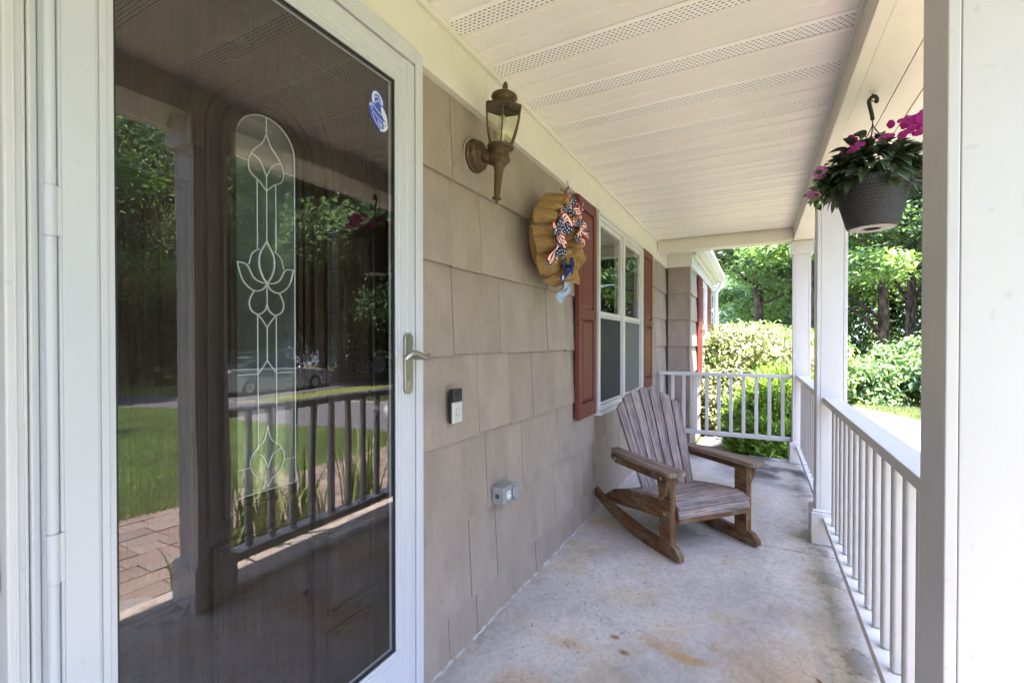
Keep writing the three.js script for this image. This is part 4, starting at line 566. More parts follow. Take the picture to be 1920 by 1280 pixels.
{
  const t = thing('hanging_basket', 'dark grey hanging pot of magenta impatiens under the porch beam', 'plant pot', V(0.428, 1.735, 2.449));
  const pot = new THREE.LatheGeometry([[0, 0.004], [0.07, 0.004], [0.086, 0], [0.09, 0.006], [0.102, 0.05], [0.118, 0.11], [0.129, 0.16], [0.133, 0.178], [0.139, 0.182], [0.14, 0.198], [0.132, 0.199], [0.127, 0.18], [0.11, 0.1], [0.085, 0.012], [0, 0.012]].map(([r, y]) => new THREE.Vector2(r, y)), 64); { const uv = pot.attributes.uv; for (let i = 0; i < uv.count; i++) uv.setXY(i, uv.getX(i) * 3, pot.attributes.position.getY(i) / 0.2); } mesh('pot', pot, M.pot, t);
  const sc = new THREE.LatheGeometry([[0.03, -0.004], [0.078, -0.004], [0.082, -0.001], [0.07, 0.002], [0.03, 0.002]].map(([r, y]) => new THREE.Vector2(r, y)), 48); mesh('pot_foot', sc, std({ color: lin(0.3, 0.3, 0.31), roughness: 0.6, map: T.stone }), t);
  mesh('potting_soil', (() => { const g = new THREE.CylinderGeometry(0.124, 0.12, 0.02, 32); g.translate(0, 0.165, 0); return g; })(), M.mulch, t);
  const apex = new THREE.Vector3(0, 0.455, 0); for (let k = 0; k < 3; k++) { const a = k * 2.094 + 0.5; mesh('wire', tube([new THREE.Vector3(0.13 * Math.cos(a), 0.19, 0.13 * Math.sin(a)), new THREE.Vector3(0.07 * Math.cos(a), 0.31, 0.07 * Math.sin(a)), new THREE.Vector3(0.006 * Math.cos(a), 0.42, 0.006 * Math.sin(a)), apex], 0.0022, 20, 6), M.matteBlack, t); }
  mesh('hanger', merge([uvBox(tube([apex, apex.clone().add(new THREE.Vector3(-0.004, 0.03, 0)), apex.clone().add(new THREE.Vector3(-0.01, 0.06, 0)), apex.clone().add(new THREE.Vector3(-0.012, 0.085, 0)), apex.clone().add(new THREE.Vector3(0.004, 0.1, 0)), apex.clone().add(new THREE.Vector3(0.014, 0.085, 0)), apex.clone().add(new THREE.Vector3(0.012, 0.07, 0))], 0.0075, 36, 8))]), M.matteBlack, t);
  const green = [[0.035, 0.06, 0.02], [0.045, 0.085, 0.025], [0.03, 0.045, 0.022], [0.07, 0.12, 0.03]].map((c) => phy({ color: lin(...c), transmission: 0.15, thickness: 0, roughness: 0.6, side: THREE.DoubleSide }));
  const lg = leafGeo(0.09, 0.038, 0.3, 0.5);
  for (let k = 0; k < 300; k++) {
    const a = R(0, 6.283), left = Math.cos(a - Math.PI) > 0.3, rim = k % 5 < 2, r = rim ? R(0.1, 0.145) : Math.sqrt(rnd()) * 0.15, y = rim ? R(0.185, 0.25) : 0.2 + 0.2 * (1 - Math.pow(r / 0.17, 2)) * R(0.3, 1) - (r > 0.115 ? R(0, 0.06) : 0); const out = new THREE.Vector3(Math.cos(a), R(-0.5, 0.6) - (r > 0.1 ? 0.5 : 0), Math.sin(a));
    mesh('leaf', flatFacing(lg, new THREE.Vector3(Math.cos(a) * r, y, Math.sin(a) * r), out, rim ? R(0.8, 1.2) : R(0.6, 1.15)), green[Math.floor(rnd() * 3)], t);
  }
  { const il = []; for (let k = 0; k < 170; k++) { const a = R(0, 6.283), r = Math.sqrt(rnd()) * 0.12; il.push(flatFacing(lg, new THREE.Vector3(Math.cos(a) * r, R(0.19, 0.27) + 0.08 * (1 - r / 0.12), Math.sin(a) * r), new THREE.Vector3(Math.cos(a), R(-0.2, 0.6), Math.sin(a)), R(0.7, 1.1))); } mesh('inner_leaves', merge(il), green[2], t).userData.kind = 'stuff'; }
  const small = leafGeo(0.032, 0.02, 0.3, 0.5), sp = [];         // the paler trailing plant at the house side
  for (let k = 0; k < 190; k++) { const u = rnd(), c = new THREE.Vector3(-0.09 - 0.12 * u, 0.265 - 0.1 * u * u - 0.02 * u, R(-0.07, 0.07)); c.add(new THREE.Vector3(R(-0.03, 0.03), R(-0.045, 0.035), R(-0.02, 0.02))); sp.push(flatFacing(small, c, new THREE.Vector3(R(-1, 0.4), R(-0.8, 0.7), R(-1, 1)), R(0.8, 1.6))); }
  mesh('trailing_leaves', merge(sp), green[3], t).userData.kind = 'stuff';
  const petal = (() => { const h = new THREE.Shape(); h.moveTo(0, 0); h.bezierCurveTo(0.004, 0.008, 0.025, 0.018, 0.024, 0.032); h.bezierCurveTo(0.022, 0.044, 0.006, 0.044, 0, 0.039); h.bezierCurveTo(-0.006, 0.044, -0.022, 0.044, -0.024, 0.032); h.bezierCurveTo(-0.025, 0.018, -0.004, 0.008, 0, 0); const g = new THREE.ShapeGeometry(h, 8), p = g.attributes.position; for (let i = 0; i < p.count; i++) { const y = p.getY(i), x = p.getX(i); p.setZ(i, -6 * y * y + 9 * x * x + 0.004); } g.computeVertexNormals(); return uvBox(g); })(), flower = (x, y, z, dir, s, mat) => { const f = []; const d = dir.clone().normalize(), u = new THREE.Vector3(0, 1, 0.3).cross(d).normalize(), v = d.clone().cross(u); for (let k = 0; k < 5; k++) { const a = k * 1.2566 + R(-0.15, 0.15), q = u.clone().multiplyScalar(Math.cos(a)).addScaledVector(v, Math.sin(a)), m = new THREE.Matrix4().makeBasis(q.clone().cross(d), q, d); m.setPosition(x, y, z); f.push(petal.clone().scale(s, s, s).applyMatrix4(m)); } const fl = mesh('flower', merge(f), mat, t), e = new THREE.SphereGeometry(0.0045 * s, 8, 6); e.translate(x, y, z); e.translate(d.x * 0.006, d.y * 0.006, d.z * 0.006); mesh('flower_eye', e, M.petalEye, fl); };
  const cam = new THREE.Vector3(-0.45, -0.15, 1);
  for (const [x, y, z, s] of [[-0.075, 0.335, 0.1, 1.05], [-0.075, 0.39, 0.02, 0.75], [0.085, 0.355, 0.12, 1.05], [0.12, 0.39, 0.1, 0.95], [0.125, 0.345, 0.13, 0.8], [0.105, 0.44, 0.03, 0.9], [0.055, 0.4, -0.03, 0.75], [0.02, 0.385, 0.02, 0.55], [0.16, 0.42, 0.0, 0.85], [0.0, 0.41, -0.08, 0.7], [0.09, 0.4, 0.09, 0.7], [0.14, 0.435, 0.06, 0.8], [0.05, 0.42, 0.05, 0.5], [-0.1, 0.35, -0.02, 0.6]]) flower(x, y - 0.015, z, cam.clone().add(new THREE.Vector3(R(-0.9, 0.9), R(-0.3, 1.2), R(-0.6, 0.2))), s * 0.78, M.petal);
  for (const [x, y, z, s] of [[-0.19, 0.25, 0.05, 0.65], [-0.225, 0.165, 0.03, 0.4], [-0.205, 0.16, 0.04, 0.4]]) flower(x, y, z, cam, s, M.pinkPetal);
  const h = thing('ceiling_hook', 'black screw hook in the beam carrying the flower basket', 'hook', V(0.428, 2.305, 2.449));
  mesh('hook', tube([[0, 0], [0, -0.012], [0.004, -0.02], [0.012, -0.028], [0.006, -0.036], [-0.006, -0.034], [-0.012, -0.026]].map(([x, y]) => new THREE.Vector3(x, y, 0)), 0.0026, 30, 8), M.matteBlack, h);
  const h2 = thing('ceiling_hook', 'empty black hook in the beam near the second post', 'hook', V(0.405, 2.305, 3.2));
  mesh('hook', tube([[0, 0], [0, -0.02], [0.01, -0.03], [0.02, -0.045], [0.006, -0.058], [-0.012, -0.054], [-0.016, -0.042]].map(([x, y]) => new THREE.Vector3(x, y, 0)), 0.003, 30, 8), M.matteBlack, h2);
}
// dead leaves on the floor
{
  const brown = std({ color: lin(0.16, 0.06, 0.03), roughness: 0.9, side: THREE.DoubleSide }), g = leafGeo(0.04, 0.02, 0.5, -0.9);
  [[-0.02, 1.52, 'dry brown leaf lying on the concrete near the bottom edge'], [0.22, 2.0, 'small dark dry leaf on the concrete beside the near railing'], [0.06, 2.5, 'small curled brown leaf on the concrete before the rocking chair']].forEach(([x, d, label], i) => { const m = new THREE.Mesh(flatFacing(g, new THREE.Vector3(), new THREE.Vector3(R(-1, 1), 0.02, R(-1, 1)), 1 - 0.25 * i), brown); m.name = numbered('dead_leaf'); m.position.copy(V(x, 0.004, d)); scene.add(tag(m, label, 'leaf')); });
}

{ const bits = [], g = leafGeo(0.012, 0.005, 0.4, -0.6, 2); for (let k = 0; k < 90; k++) { const edge = rnd() < 0.6, x = edge ? R(-1.03, -0.9) * (rnd() < 0.5 ? 1 : -0.33) : R(-0.9, 0.33); bits.push(flatFacing(g, V(x, 0.003, R(1.3, 5.5)), new THREE.Vector3(R(-1, 1), 0.05, R(-1, 1)), R(0.4, 1.2))); } const m = new THREE.Mesh(merge(bits), std({ color: lin(0.09, 0.06, 0.04), roughness: 0.95, side: THREE.DoubleSide })); m.name = 'leaf_litter'; m.castShadow = m.receiveShadow = true; m.userData.kind = 'stuff'; m.userData.label = 'tiny dry plant crumbs scattered over the concrete'; m.userData.category = 'litter'; scene.add(m); }
// ---------------------------------------------------------------- plants
function clusterGeo(n, spread, len, wid, fold = 0.3) { const l = leafGeo2(len, wid, fold), list = []; for (let k = 0; k < n; k++) { const p = new THREE.Vector3(R(-1, 1), R(-1, 1), R(-1, 1)).multiplyScalar(spread); list.push(flatFacing(l, p, new THREE.Vector3(R(-1, 1), R(-0.7, 0.5), R(-1, 1)), R(0.7, 1.25))); } return merge(list); }
function leafGeo2(len, wid, fold) { const pos = []; const A = [0, 0, 0], B = [wid / 2, len * 0.45, fold * wid * 0.5], C = [0, len, -0.1 * len], D = [-wid / 2, len * 0.45, fold * wid * 0.5], E = [0, len * 0.5, 0]; for (const f of [A, B, E, B, C, E, C, D, E, D, A, E]) pos.push(...f); const g = new THREE.BufferGeometry(); g.setAttribute('position', new THREE.Float32BufferAttribute(pos, 3)); g.computeVertexNormals(); g.setAttribute('uv', new THREE.Float32BufferAttribute(new Float32Array(24), 2)); return g; }
const CL = { oak: clusterGeo(9, 0.2, 0.15, 0.075), far: clusterGeo(8, 0.45, 0.3, 0.17), small: clusterGeo(10, 0.075, 0.055, 0.03), shrub: clusterGeo(9, 0.13, 0.12, 0.06), frond: null };
{ const l = leafGeo2(0.075, 0.016, 0.2), list = []; for (let k = 0; k < 16; k++) { const a = k * 0.42 * (k % 2 ? 1 : -1) * 0.25, y = k / 16 * 0.13; list.push(placed(l, new THREE.Vector3(0, y, -y * y * 1.5), new THREE.Vector3((k % 2 ? 1 : -1) * 0.8, 0.9, R(-0.4, 0.2)), R(0, 6), 1 - k / 26)); } CL.frond = merge(list); }
const _m = new THREE.Matrix4(), _q = new THREE.Quaternion(), _e = new THREE.Euler(), _c = new THREE.Color();
// leaves scattered through blobs [x, y, z, rx, ry, rz] (in the plant's own space)
function foliage(parent, blobs, n, geo, cols, { name = 'crown', mat = M.leaf, shell = 0.55, smin = 0.7, smax = 1.3, up = false, floor = -9, tint = null } = {}) {
  const im = new THREE.InstancedMesh(geo, mat, n), wsum = [], v = new THREE.Vector3(); let s = 0; for (const b of blobs) wsum.push(s += b[3] * b[4] + b[4] * b[5] + b[3] * b[5]);
  for (let i = 0; i < n; i++) {
    const k = rnd() * s, bi = wsum.findIndex((w) => w >= k), b = blobs[bi]; let y;
    do { do v.set(R(-1, 1), R(-1, 1), R(-1, 1)); while (v.lengthSq() > 1 || v.lengthSq() < 0.01); v.normalize().multiplyScalar(Math.pow(R(shell * shell * shell, 1), 1 / 3) * (0.86 + 0.3 * hash(Math.floor(v.x * 4), Math.floor(v.y * 4), Math.floor(v.z * 4) + bi))); y = b[1] + v.y * b[4]; } while (y < floor);
    const nx = v.x, ny = v.y, nz = v.z; v.set(b[0] + v.x * b[3], y, b[2] + v.z * b[5]);
    if (up) { _q.setFromUnitVectors(new THREE.Vector3(0, 1, 0), new THREE.Vector3(nx + R(-0.5, 0.5), Math.max(0.1, ny) + R(-0.1, 0.9), nz + R(-0.5, 0.5)).normalize()); _q.multiply(new THREE.Quaternion().setFromAxisAngle(new THREE.Vector3(0, 1, 0), R(0, 6.28))); } else _q.setFromEuler(_e.set(R(-0.5, 0.5), R(0, 6.283), R(-0.5, 0.5)));
    const sc = R(smin, smax); im.setMatrixAt(i, _m.compose(v, _q, new THREE.Vector3(sc, sc, sc)));
    const c = cols[Math.floor(hash(bi, i % 5, 3) * 0.35 * cols.length + rnd() * 0.65 * cols.length) % cols.length], j = R(0.87, 1.14); im.setColorAt(i, _c.setRGB(c[0] * j, c[1] * j, c[2] * j));
  }
  im.name = name; im.userData.kind = 'stuff'; im.castShadow = im.receiveShadow = true; parent.add(im); return im;
}
const GR0 = { oak: [[0.05, 0.1, 0.022], [0.065, 0.13, 0.028], [0.04, 0.085, 0.03], [0.08, 0.15, 0.03]], bright: [[0.1, 0.19, 0.025], [0.08, 0.16, 0.03], [0.13, 0.22, 0.03], [0.06, 0.13, 0.03]], dark: [[0.03, 0.06, 0.02], [0.04, 0.08, 0.022], [0.05, 0.09, 0.02], [0.035, 0.07, 0.026]], shrub: [[0.05, 0.12, 0.03], [0.07, 0.15, 0.035], [0.045, 0.1, 0.035], [0.09, 0.17, 0.04]] };
const GR = Object.fromEntries(Object.entries(GR0).map(([k, l]) => [k, l.map((c) => [c[0] * 2.0, c[1] * 1.85, c[2] * 2.2])]));
// a tree: tapered trunk, limbs, and a crown of leaf clusters carried by the limbs
function tree(name, label, x, d, { h = 11, r = 0.2, base = 3, limbs = 9, spread = 3, n = 2600, cols = GR.oak, geo = CL.oak, lean = 0.3, grp, size = 1, low = [], bare = [] } = {}) {
  const t = thing(name, label, 'tree', V(x, gy(x, d) - 0.05, d), 0, grp), L = R(-lean, lean), Q = R(-lean, lean), V3 = (a, b, c) => new THREE.Vector3(a, b, c);
  const pts = [V3(0, 0, 0), V3(L * 0.2, h * 0.25, Q * 0.2), V3(L * 0.6 + R(-0.1, 0.1), h * 0.55, Q * 0.5 + R(-0.1, 0.1)), V3(L, h * 0.95, Q)], curve = new THREE.CatmullRomCurve3(pts);
  const wood = [taper(pts, r, r * 0.25, 20, 12, 0.12), taper([V3(0, -0.1, 0), V3(0, 0.35, 0)], r * 1.45, r * 0.95, 4, 12, 0.2)], blobs = [];
  for (let k = 0; k < limbs; k++) {
    const f = base / h + (1 - base / h) * (k + 0.3) / limbs, p = curve.getPoint(f), a = k * 2.4 + R(-0.4, 0.4), len = spread * (1.05 - 0.55 * f) * R(0.75, 1.2), end = V3(p.x + Math.cos(a) * len, p.y + len * R(0.05, 0.4), p.z + Math.sin(a) * len), mid = p.clone().lerp(end, 0.5).add(V3(R(-0.2, 0.2), R(0, 0.35), R(-0.2, 0.2)));
    wood.push(taper([p, mid, end], r * 0.42 * (1.1 - f * 0.6), 0.015, 10, 7, 0.1));
    for (let j = 0; j < 2; j++) { const q = p.clone().lerp(end, R(0.45, 0.7)), e = q.clone().add(V3(R(-1, 1), R(-0.2, 0.5), R(-1, 1)).multiplyScalar(len * 0.4)); wood.push(taper([q, q.clone().lerp(e, 0.5).add(V3(0, 0.1, 0)), e], r * 0.14, 0.008, 6, 5)); blobs.push([e.x, e.y, e.z, 0.26 * spread * size, 0.13 * spread * size, 0.26 * spread * size]); }
    blobs.push([end.x, end.y, end.z, 0.3 * spread * size, 0.14 * spread * size, 0.3 * spread * size], [mid.x, mid.y + 0.2, mid.z, 0.26 * spread * size, 0.11 * spread * size, 0.26 * spread * size]);
  }
  for (const [bx_, by, bz] of bare) { const p = curve.getPoint(Math.max(0.05, (by - 0.7) / h)); wood.push(taper([p, new THREE.Vector3(bx_ * 0.4, by - 0.45, bz * 0.5), new THREE.Vector3(bx_, by, bz)], r * 0.42, 0.02, 12, 7, 0.12)); }
  blobs.push([pts[3].x, h, pts[3].z, 0.35 * spread, 0.3 * spread, 0.35 * spread], ...low);
  mesh('trunk', merge(wood.map((g) => g)), M.bark, t); foliage(t, blobs, Math.round(n * 0.85), geo, cols, { shell: 0.45 });
  return t;
}
// seen directly: trees beyond the drive
tree('oak_tree', 'thick oak trunk with a long level limb, left of the pair behind the shrub', 3.5, 18.2, { h: 13, r: 0.175, base: 4.4, limbs: 11, spread: 3.6, n: 4200, lean: 0.15, bare: [[-3, 3.5, 0.2], [-2.2, 2.9, 0.8]], low: [[-2.9, 3.7, 0.3, 0.7, 0.25, 0.7]] });
tree('oak_tree', 'darker forked oak trunk, right of the pair behind the shrub', 4.25, 18.9, { h: 12, r: 0.16, base: 4.6, limbs: 10, spread: 3.4, n: 3800, lean: 0.6, bare: [[-1.6, 4.2, 0.3], [1.3, 4, -0.4]] });
tree('oak_tree', 'brown oak trunk seen in the gap between the two far porch posts', 1.22, 14.6, { h: 10, r: 0.17, base: 3.8, limbs: 9, spread: 1.7, n: 3000, lean: 0.15, cols: GR.bright });
tree('maple_tree', 'leafy tree with hanging branches beyond the end railing and hedge', 0.1, 16.4, { h: 9.5, r: 0.17, base: 3.2, limbs: 11, spread: 2.2, n: 4600, cols: GR.oak, low: [[0.2, 3.6, 1.2, 1.0, 0.4, 1.0], [-0.7, 4.2, 0.6, 1.0, 0.4, 1]] });
tree('maple_tree', 'bright green young tree low behind the variegated hedge', -0.1, 19.6, { h: 7, r: 0.12, base: 1.2, limbs: 12, spread: 1.7, n: 3600, cols: GR.bright });
tree('oak_tree', 'tree partly hidden by the near post beyond the drive', 8.2, 20.5, { h: 12, r: 0.2, base: 2.4, limbs: 11, spread: 3.4, n: 4200, cols: GR.bright });
tree('oak_tree', 'tall background tree between the oak pair and the second post', 2.1, 23.5, { h: 13, r: 0.2, base: 3.4, limbs: 13, spread: 3.8, n: 5000, cols: GR.bright });
tree('oak_tree', 'tall background tree behind the oak pair', 5.6, 27.5, { h: 14, r: 0.22, base: 4, limbs: 13, spread: 4.2, n: 5000, cols: GR.oak });
tree('oak_tree', 'tall background tree behind the leafy tree at the end of the porch', 1.2, 27, { h: 14, r: 0.2, base: 4, limbs: 12, spread: 4, n: 4600, cols: GR.oak });
// woods that close the view beyond the trees
{
  const t = new THREE.Group(); t.name = 'woodland'; t.userData.kind = 'stuff'; scene.add(t); const bl = [];
  for (let k = 0; k < 44; k++) { const a = k / 44, x = -1 + 50 * a, d = 31 + 6 * Math.sin(k * 1.7) - 6 * a; bl.push([x, gy(x, d) + R(1, 3), -d, R(1.8, 3), R(1.6, 3.4), R(1.5, 2.4)], [x + R(-1, 1), gy(x, d) + R(3, 5), -d - 1, R(1.6, 2.6), R(1.4, 2.2), R(1.6, 2.2)], [x + R(-1, 1), gy(x, d) + R(5, 8), -d - 2, R(2, 3.4), R(2, 3.4), R(2, 3)], [x + R(-1, 1), gy(x, d) + R(9, 13), -d - 3, R(2, 3.4), R(1.6, 3), R(2, 3)]); }
  for (let k = 0; k < 34; k++) { const d = 26 - k * 1.7, x = 46 + 4 * Math.sin(k * 2.1); bl.push([x, -1.6 + R(1, 3), -d, R(2, 3), R(1.8, 3.4), R(2, 3)], [x + 2, R(4, 8), -d, R(2, 3.4), R(2, 4), R(2, 3.4)], [x + 3, R(9, 13), -d, R(2.4, 3.4), R(2, 3.4), R(2, 3.4)]); }
  for (let k = 0; k < 16; k++) { const x = 38 + k * 0.75, d = 11 + k * 1.35; bl.push([x + R(-1, 1), gy(x, d) + R(0.8, 2), -d, R(1.8, 2.6), R(1.6, 2.6), R(1.6, 2.4)], [x + 1, gy(x, d) + R(4, 6), -d - 1, 2.4, 2.4, 2.4]); }
  for (let k = 0; k < 26; k++) { const x = -2.5 + k * 0.55, d = R(24, 27); bl.push([x, gy(x, d) + R(0.6, 1.6), -d, R(0.8, 1.3), R(0.7, 1.2), R(0.7, 1.1)], [x + R(-0.5, 0.5), gy(x, d) + R(2, 4), -d - 1.5, R(0.8, 1.4), R(0.6, 1.1), R(0.7, 1.1)]); }
  const m = foliage(t, bl, 54000, CL.far, [...GR.oak, ...GR.bright, ...GR.oak, ...GR.dark], { name: 'woodland_leaves', shell: 0.6 });
}
function shrub(name, label, category, x, d, blobs, n, geo, cols, opt = {}, stems = 7) {
  const t = thing(name, label, category, V(x, opt.y ?? gy(x, d), d)), st = []; const b0 = blobs.reduce((a, b) => (b[3] * b[4] > a[3] * a[4] ? b : a));
  for (let k = 0; k < stems; k++) { const b = blobs[k % blobs.length], e = new THREE.Vector3(b[0] + R(-0.6, 0.6) * b[3], b[1] + R(-0.1, 0.6) * b[4], b[2] + R(-0.6, 0.6) * b[5]); st.push(taper([new THREE.Vector3(b[0] * 0.5 + R(-0.1, 0.1), -0.05, b[2] * 0.5 + R(-0.1, 0.1)), new THREE.Vector3(e.x * 0.8 + R(-0.1, 0.1), e.y * 0.55, e.z * 0.8), e], 0.018, 0.005, 7, 5)); }
  mesh('stem', merge(st), M.bark, t); foliage(t, blobs, n, geo, cols, { name: 'foliage', ...opt }); return t;
}
{ const bl = []; for (let k = 0; k < 30; k++) { const x = R(-1.7, 2.9), z = R(-0.9, 0.8), y = R(0.2, 1.18 - 0.35 * Math.abs(z) + 0.22 * Math.sin(x * 2.7)); bl.push([x, y, z, R(0.3, 0.6), R(0.16, 0.34), R(0.3, 0.5)]); } for (let k = 0; k < 12; k++) bl.push([R(-1.7, 2.9), R(1.1, 1.6), R(-0.5, 0.5), R(0.1, 0.25), R(0.1, 0.25), R(0.1, 0.2)]);
  shrub('large_shrub', 'broad loose leafy shrub beyond the drive, before the oak pair', 'shrub', 2.6, 13.5, bl, 3600, CL.shrub, [...GR.shrub, ...GR.bright], { shell: 0.3, smin: 0.6, smax: 1.35 }, 22); }
shrub('large_shrub', 'bright green shrub between the far corner post and the second post', 'shrub', 1.25, 12.9, [[0, 0.8, 0, 0.75, 0.85, 0.6], [-0.7, 0.7, 0.1, 0.6, 0.75, 0.6]], 1700, CL.shrub, GR.bright, { shell: 0.45 });
shrub('large_shrub', 'lower leafy shrub at the right edge of the drive, near the post', 'shrub', 5.4, 13.8, [[0, 0.8, 0, 1.2, 0.9, 0.9], [1.6, 0.9, 0, 1.2, 1, 0.9]], 2200, CL.shrub, GR.shrub, { shell: 0.45 });
shrub('variegated_hedge', 'cream and green variegated hedge beyond the end railing', 'hedge', -0.1, 8.7, [[-0.42, 0.95, 0.3, 0.4, 0.75, 0.5], [0.1, 0.95, 0, 0.62, 0.7, 0.7], [0.55, 0.75, -0.1, 0.5, 0.65, 0.6], [-0.15, 1.0, -0.6, 0.5, 0.72, 0.6], [-0.5, 0.5, 0.8, 0.22, 0.5, 0.3]], 7000, CL.small, [[0.42, 0.42, 0.2], [0.5, 0.5, 0.3], [0.3, 0.34, 0.1], [0.09, 0.15, 0.03], [0.14, 0.2, 0.05], [0.38, 0.4, 0.16]], { shell: 0.72, mat: M.leafWaxy, smin: 0.8, smax: 1.4 });
shrub('yew_bush', 'feathery green evergreen bush just outside the end railing', 'bush', 0.16, 6.95, [[0.05, 0.45, 0, 0.4, 0.62, 0.4], [-0.2, 0.3, 0.1, 0.32, 0.42, 0.36], [0.32, 0.4, 0.05, 0.35, 0.55, 0.4], [0.0, 0.2, 0.35, 0.42, 0.3, 0.3]], 5200, CL.frond, [[0.17, 0.32, 0.03], [0.22, 0.38, 0.03], [0.12, 0.24, 0.03], [0.28, 0.43, 0.04]], { shell: 0.6, mat: M.leafWaxy, up: true, smin: 0.8, smax: 1.5 });
shrub('flowering_bush', 'yellow-green bush with small pale flowers behind the variegated hedge', 'bush', -0.1, 11.4, [[-0.3, 1.05, 0, 0.7, 0.8, 0.6], [0.6, 1.0, 0.1, 0.7, 0.75, 0.6], [0.2, 1.3, -0.3, 0.6, 0.6, 0.5]], 2600, CL.shrub, [...GR.bright, ...GR.bright, [0.4, 0.3, 0.28]], { shell: 0.5, smin: 0.5, smax: 0.9 });
// ---------------------------------------------------------------- in front of the house: lawn, plants, street side
{                                                              // grass
  const bl = []; for (let k = 0; k < 11; k++) { const a = R(0, 6.28), r = R(0, 0.06), h = R(0.045, 0.11), w = 0.0048, lx = R(-0.03, 0.03), lz = R(-0.03, 0.03), x = Math.cos(a) * r, z = Math.sin(a) * r, b = R(0, 6.28), cx = Math.cos(b) * w, cz = Math.sin(b) * w; bl.push(x - cx, 0, z - cz, x + cx, 0, z + cz, x + lx * 0.5 + cx * 0.6, h * 0.6, z + lz * 0.5 + cz * 0.6, x - cx, 0, z - cz, x + lx * 0.5 + cx * 0.6, h * 0.6, z + lz * 0.5 + cz * 0.6, x + lx, h, z + lz); }
  const g = new THREE.BufferGeometry(); g.setAttribute('position', new THREE.Float32BufferAttribute(bl, 3)); g.computeVertexNormals();
  const inDrive = (x, d) => { const f = (l) => { for (let i = 0; i + 1 < l.length; i++) if (x >= l[i][0] && x <= l[i + 1][0]) return l[i][1] + (l[i + 1][1] - l[i][1]) * (x - l[i][0]) / (l[i + 1][0] - l[i][0]); return 0; }; return d > f(NEAR) - 0.02 && d < f(FAR) + 0.12; };
  const make = (n, pick, cols, s0, s1) => { const im = new THREE.InstancedMesh(g, M.leaf, n); for (let i = 0; i < n; i++) { let x, d; do [x, d] = pick(); while (inDrive(x, d)); const s = R(s0, s1), c = cols[Math.floor(rnd() * cols.length)], j = R(0.8, 1.2), p = 0.85 + 0.3 * vn(x * 1.3, d * 1.3, 512, 512, 4); im.setMatrixAt(i, _m.compose(V(x, gy(x, d) - 0.005, d), _q.setFromEuler(_e.set(0, R(0, 6.28), 0)), new THREE.Vector3(s * 1.2, s, s * 1.2))); im.setColorAt(i, _c.setRGB(c[0] * j * p, c[1] * j * p, c[2] * j * p)); } im.name = numbered('lawn_grass'); im.userData.kind = 'stuff'; im.userData.label = 'short mown green lawn grass'; im.userData.category = 'grass'; im.castShadow = im.receiveShadow = true; scene.add(im); };
  const lawn = [[0.25, 0.38, 0.08], [0.3, 0.43, 0.1], [0.2, 0.31, 0.08], [0.38, 0.46, 0.16]];
  make(42000, () => { const x = 2.5 + 9 * Math.pow(rnd(), 1.5); return [x, R(-0.5, 6.3)]; }, lawn, 0.7, 1.2);
  make(16000, () => [R(11, 17), R(1, 8)], lawn, 0.9, 1.5);
  make(14000, () => [R(0.5, 9), R(9, 14)], [[0.16, 0.24, 0.04], [0.13, 0.22, 0.035], [0.2, 0.24, 0.06]], 0.9, 1.6);
  make(14000, () => [R(18, 42), R(9, 24)], lawn, 1.6, 2.6);
}
// blade-leaved plants in the bed between slab and walk
[[1.75, 1.1, 'tall strap-leaved plant behind the first balusters, pale streaked blades'], [2.2, 0.8, 'smaller strap-leaved plant along the slab edge'], [2.75, 0.9, 'strap-leaved plant at the middle of the near railing'], [3.3, 0.75, 'strap-leaved plant near the second post'], [1.55, 0.5, 'short green tuft beside the foot of the large near post']].forEach(([d, s, label], i) => {
  const t = thing('strap_leaf_plant', label, 'plant', V(0.84 + R(-0.05, 0.05), -0.165, d)), cols = [[0.2, 0.3, 0.07], [0.3, 0.38, 0.13], [0.14, 0.23, 0.055], [0.45, 0.47, 0.25]].map((c) => phy({ color: lin(...c), transmission: 0.25, thickness: 0, roughness: 0.8, side: THREE.DoubleSide }));
  for (let k = 0; k < 60; k++) { const a = R(0, 6.28), len = R(0.5, 0.95) * s, pos = [], o = new THREE.Vector3(R(-0.08, 0.08), 0, R(-0.18, 0.18)), lean = R(0.1, 0.5), w = R(0.007, 0.016) * (0.6 + s * 0.5); const P = (f, e) => { const out = lean * len * f * f, y = len * f * (1 - 0.35 * lean * f); return [o.x + Math.cos(a) * out - Math.sin(a) * w * e * (1 - f * f), y, o.z + Math.sin(a) * out + Math.cos(a) * w * e * (1 - f * f)]; }; for (let j = 0; j < 6; j++) { const f = j / 6, f1 = (j + 1) / 6; pos.push(...P(f, -1), ...P(f, 1), ...P(f1, 1), ...P(f, -1), ...P(f1, 1), ...P(f1, -1)); } const g = new THREE.BufferGeometry(); g.setAttribute('position', new THREE.Float32BufferAttribute(pos, 3)); g.computeVertexNormals(); mesh('blade', g, cols[Math.floor(rnd() * 4)], t); }
});
[[0.82, 1.08, 0.17, 'flat pale stone set beside the slab at the first post'], [0.72, 1.5, 0.12, 'grey rounded stone at the foot of the near railing']].forEach(([x, d, s, label]) => { const g = new THREE.IcosahedronGeometry(1, 4), p = g.attributes.position; for (let i = 0; i < p.count; i++) { const k = 1 + 0.25 * (vn(p.getX(i) * 2 + 9, p.getY(i) * 2 + p.getZ(i) * 2 + 9, 64, 64, 3) - 0.5); p.setXYZ(i, p.getX(i) * k, p.getY(i) * k, p.getZ(i) * k); } g.scale(s, s * 0.35, s * 1.25); g.computeVertexNormals(); const m = new THREE.Mesh(uvBox(mergeVertices(g)), M.kerb); m.name = numbered('garden_stone'); m.position.copy(V(x, -0.14, d)); m.castShadow = m.receiveShadow = true; scene.add(tag(m, label, 'stone')); });
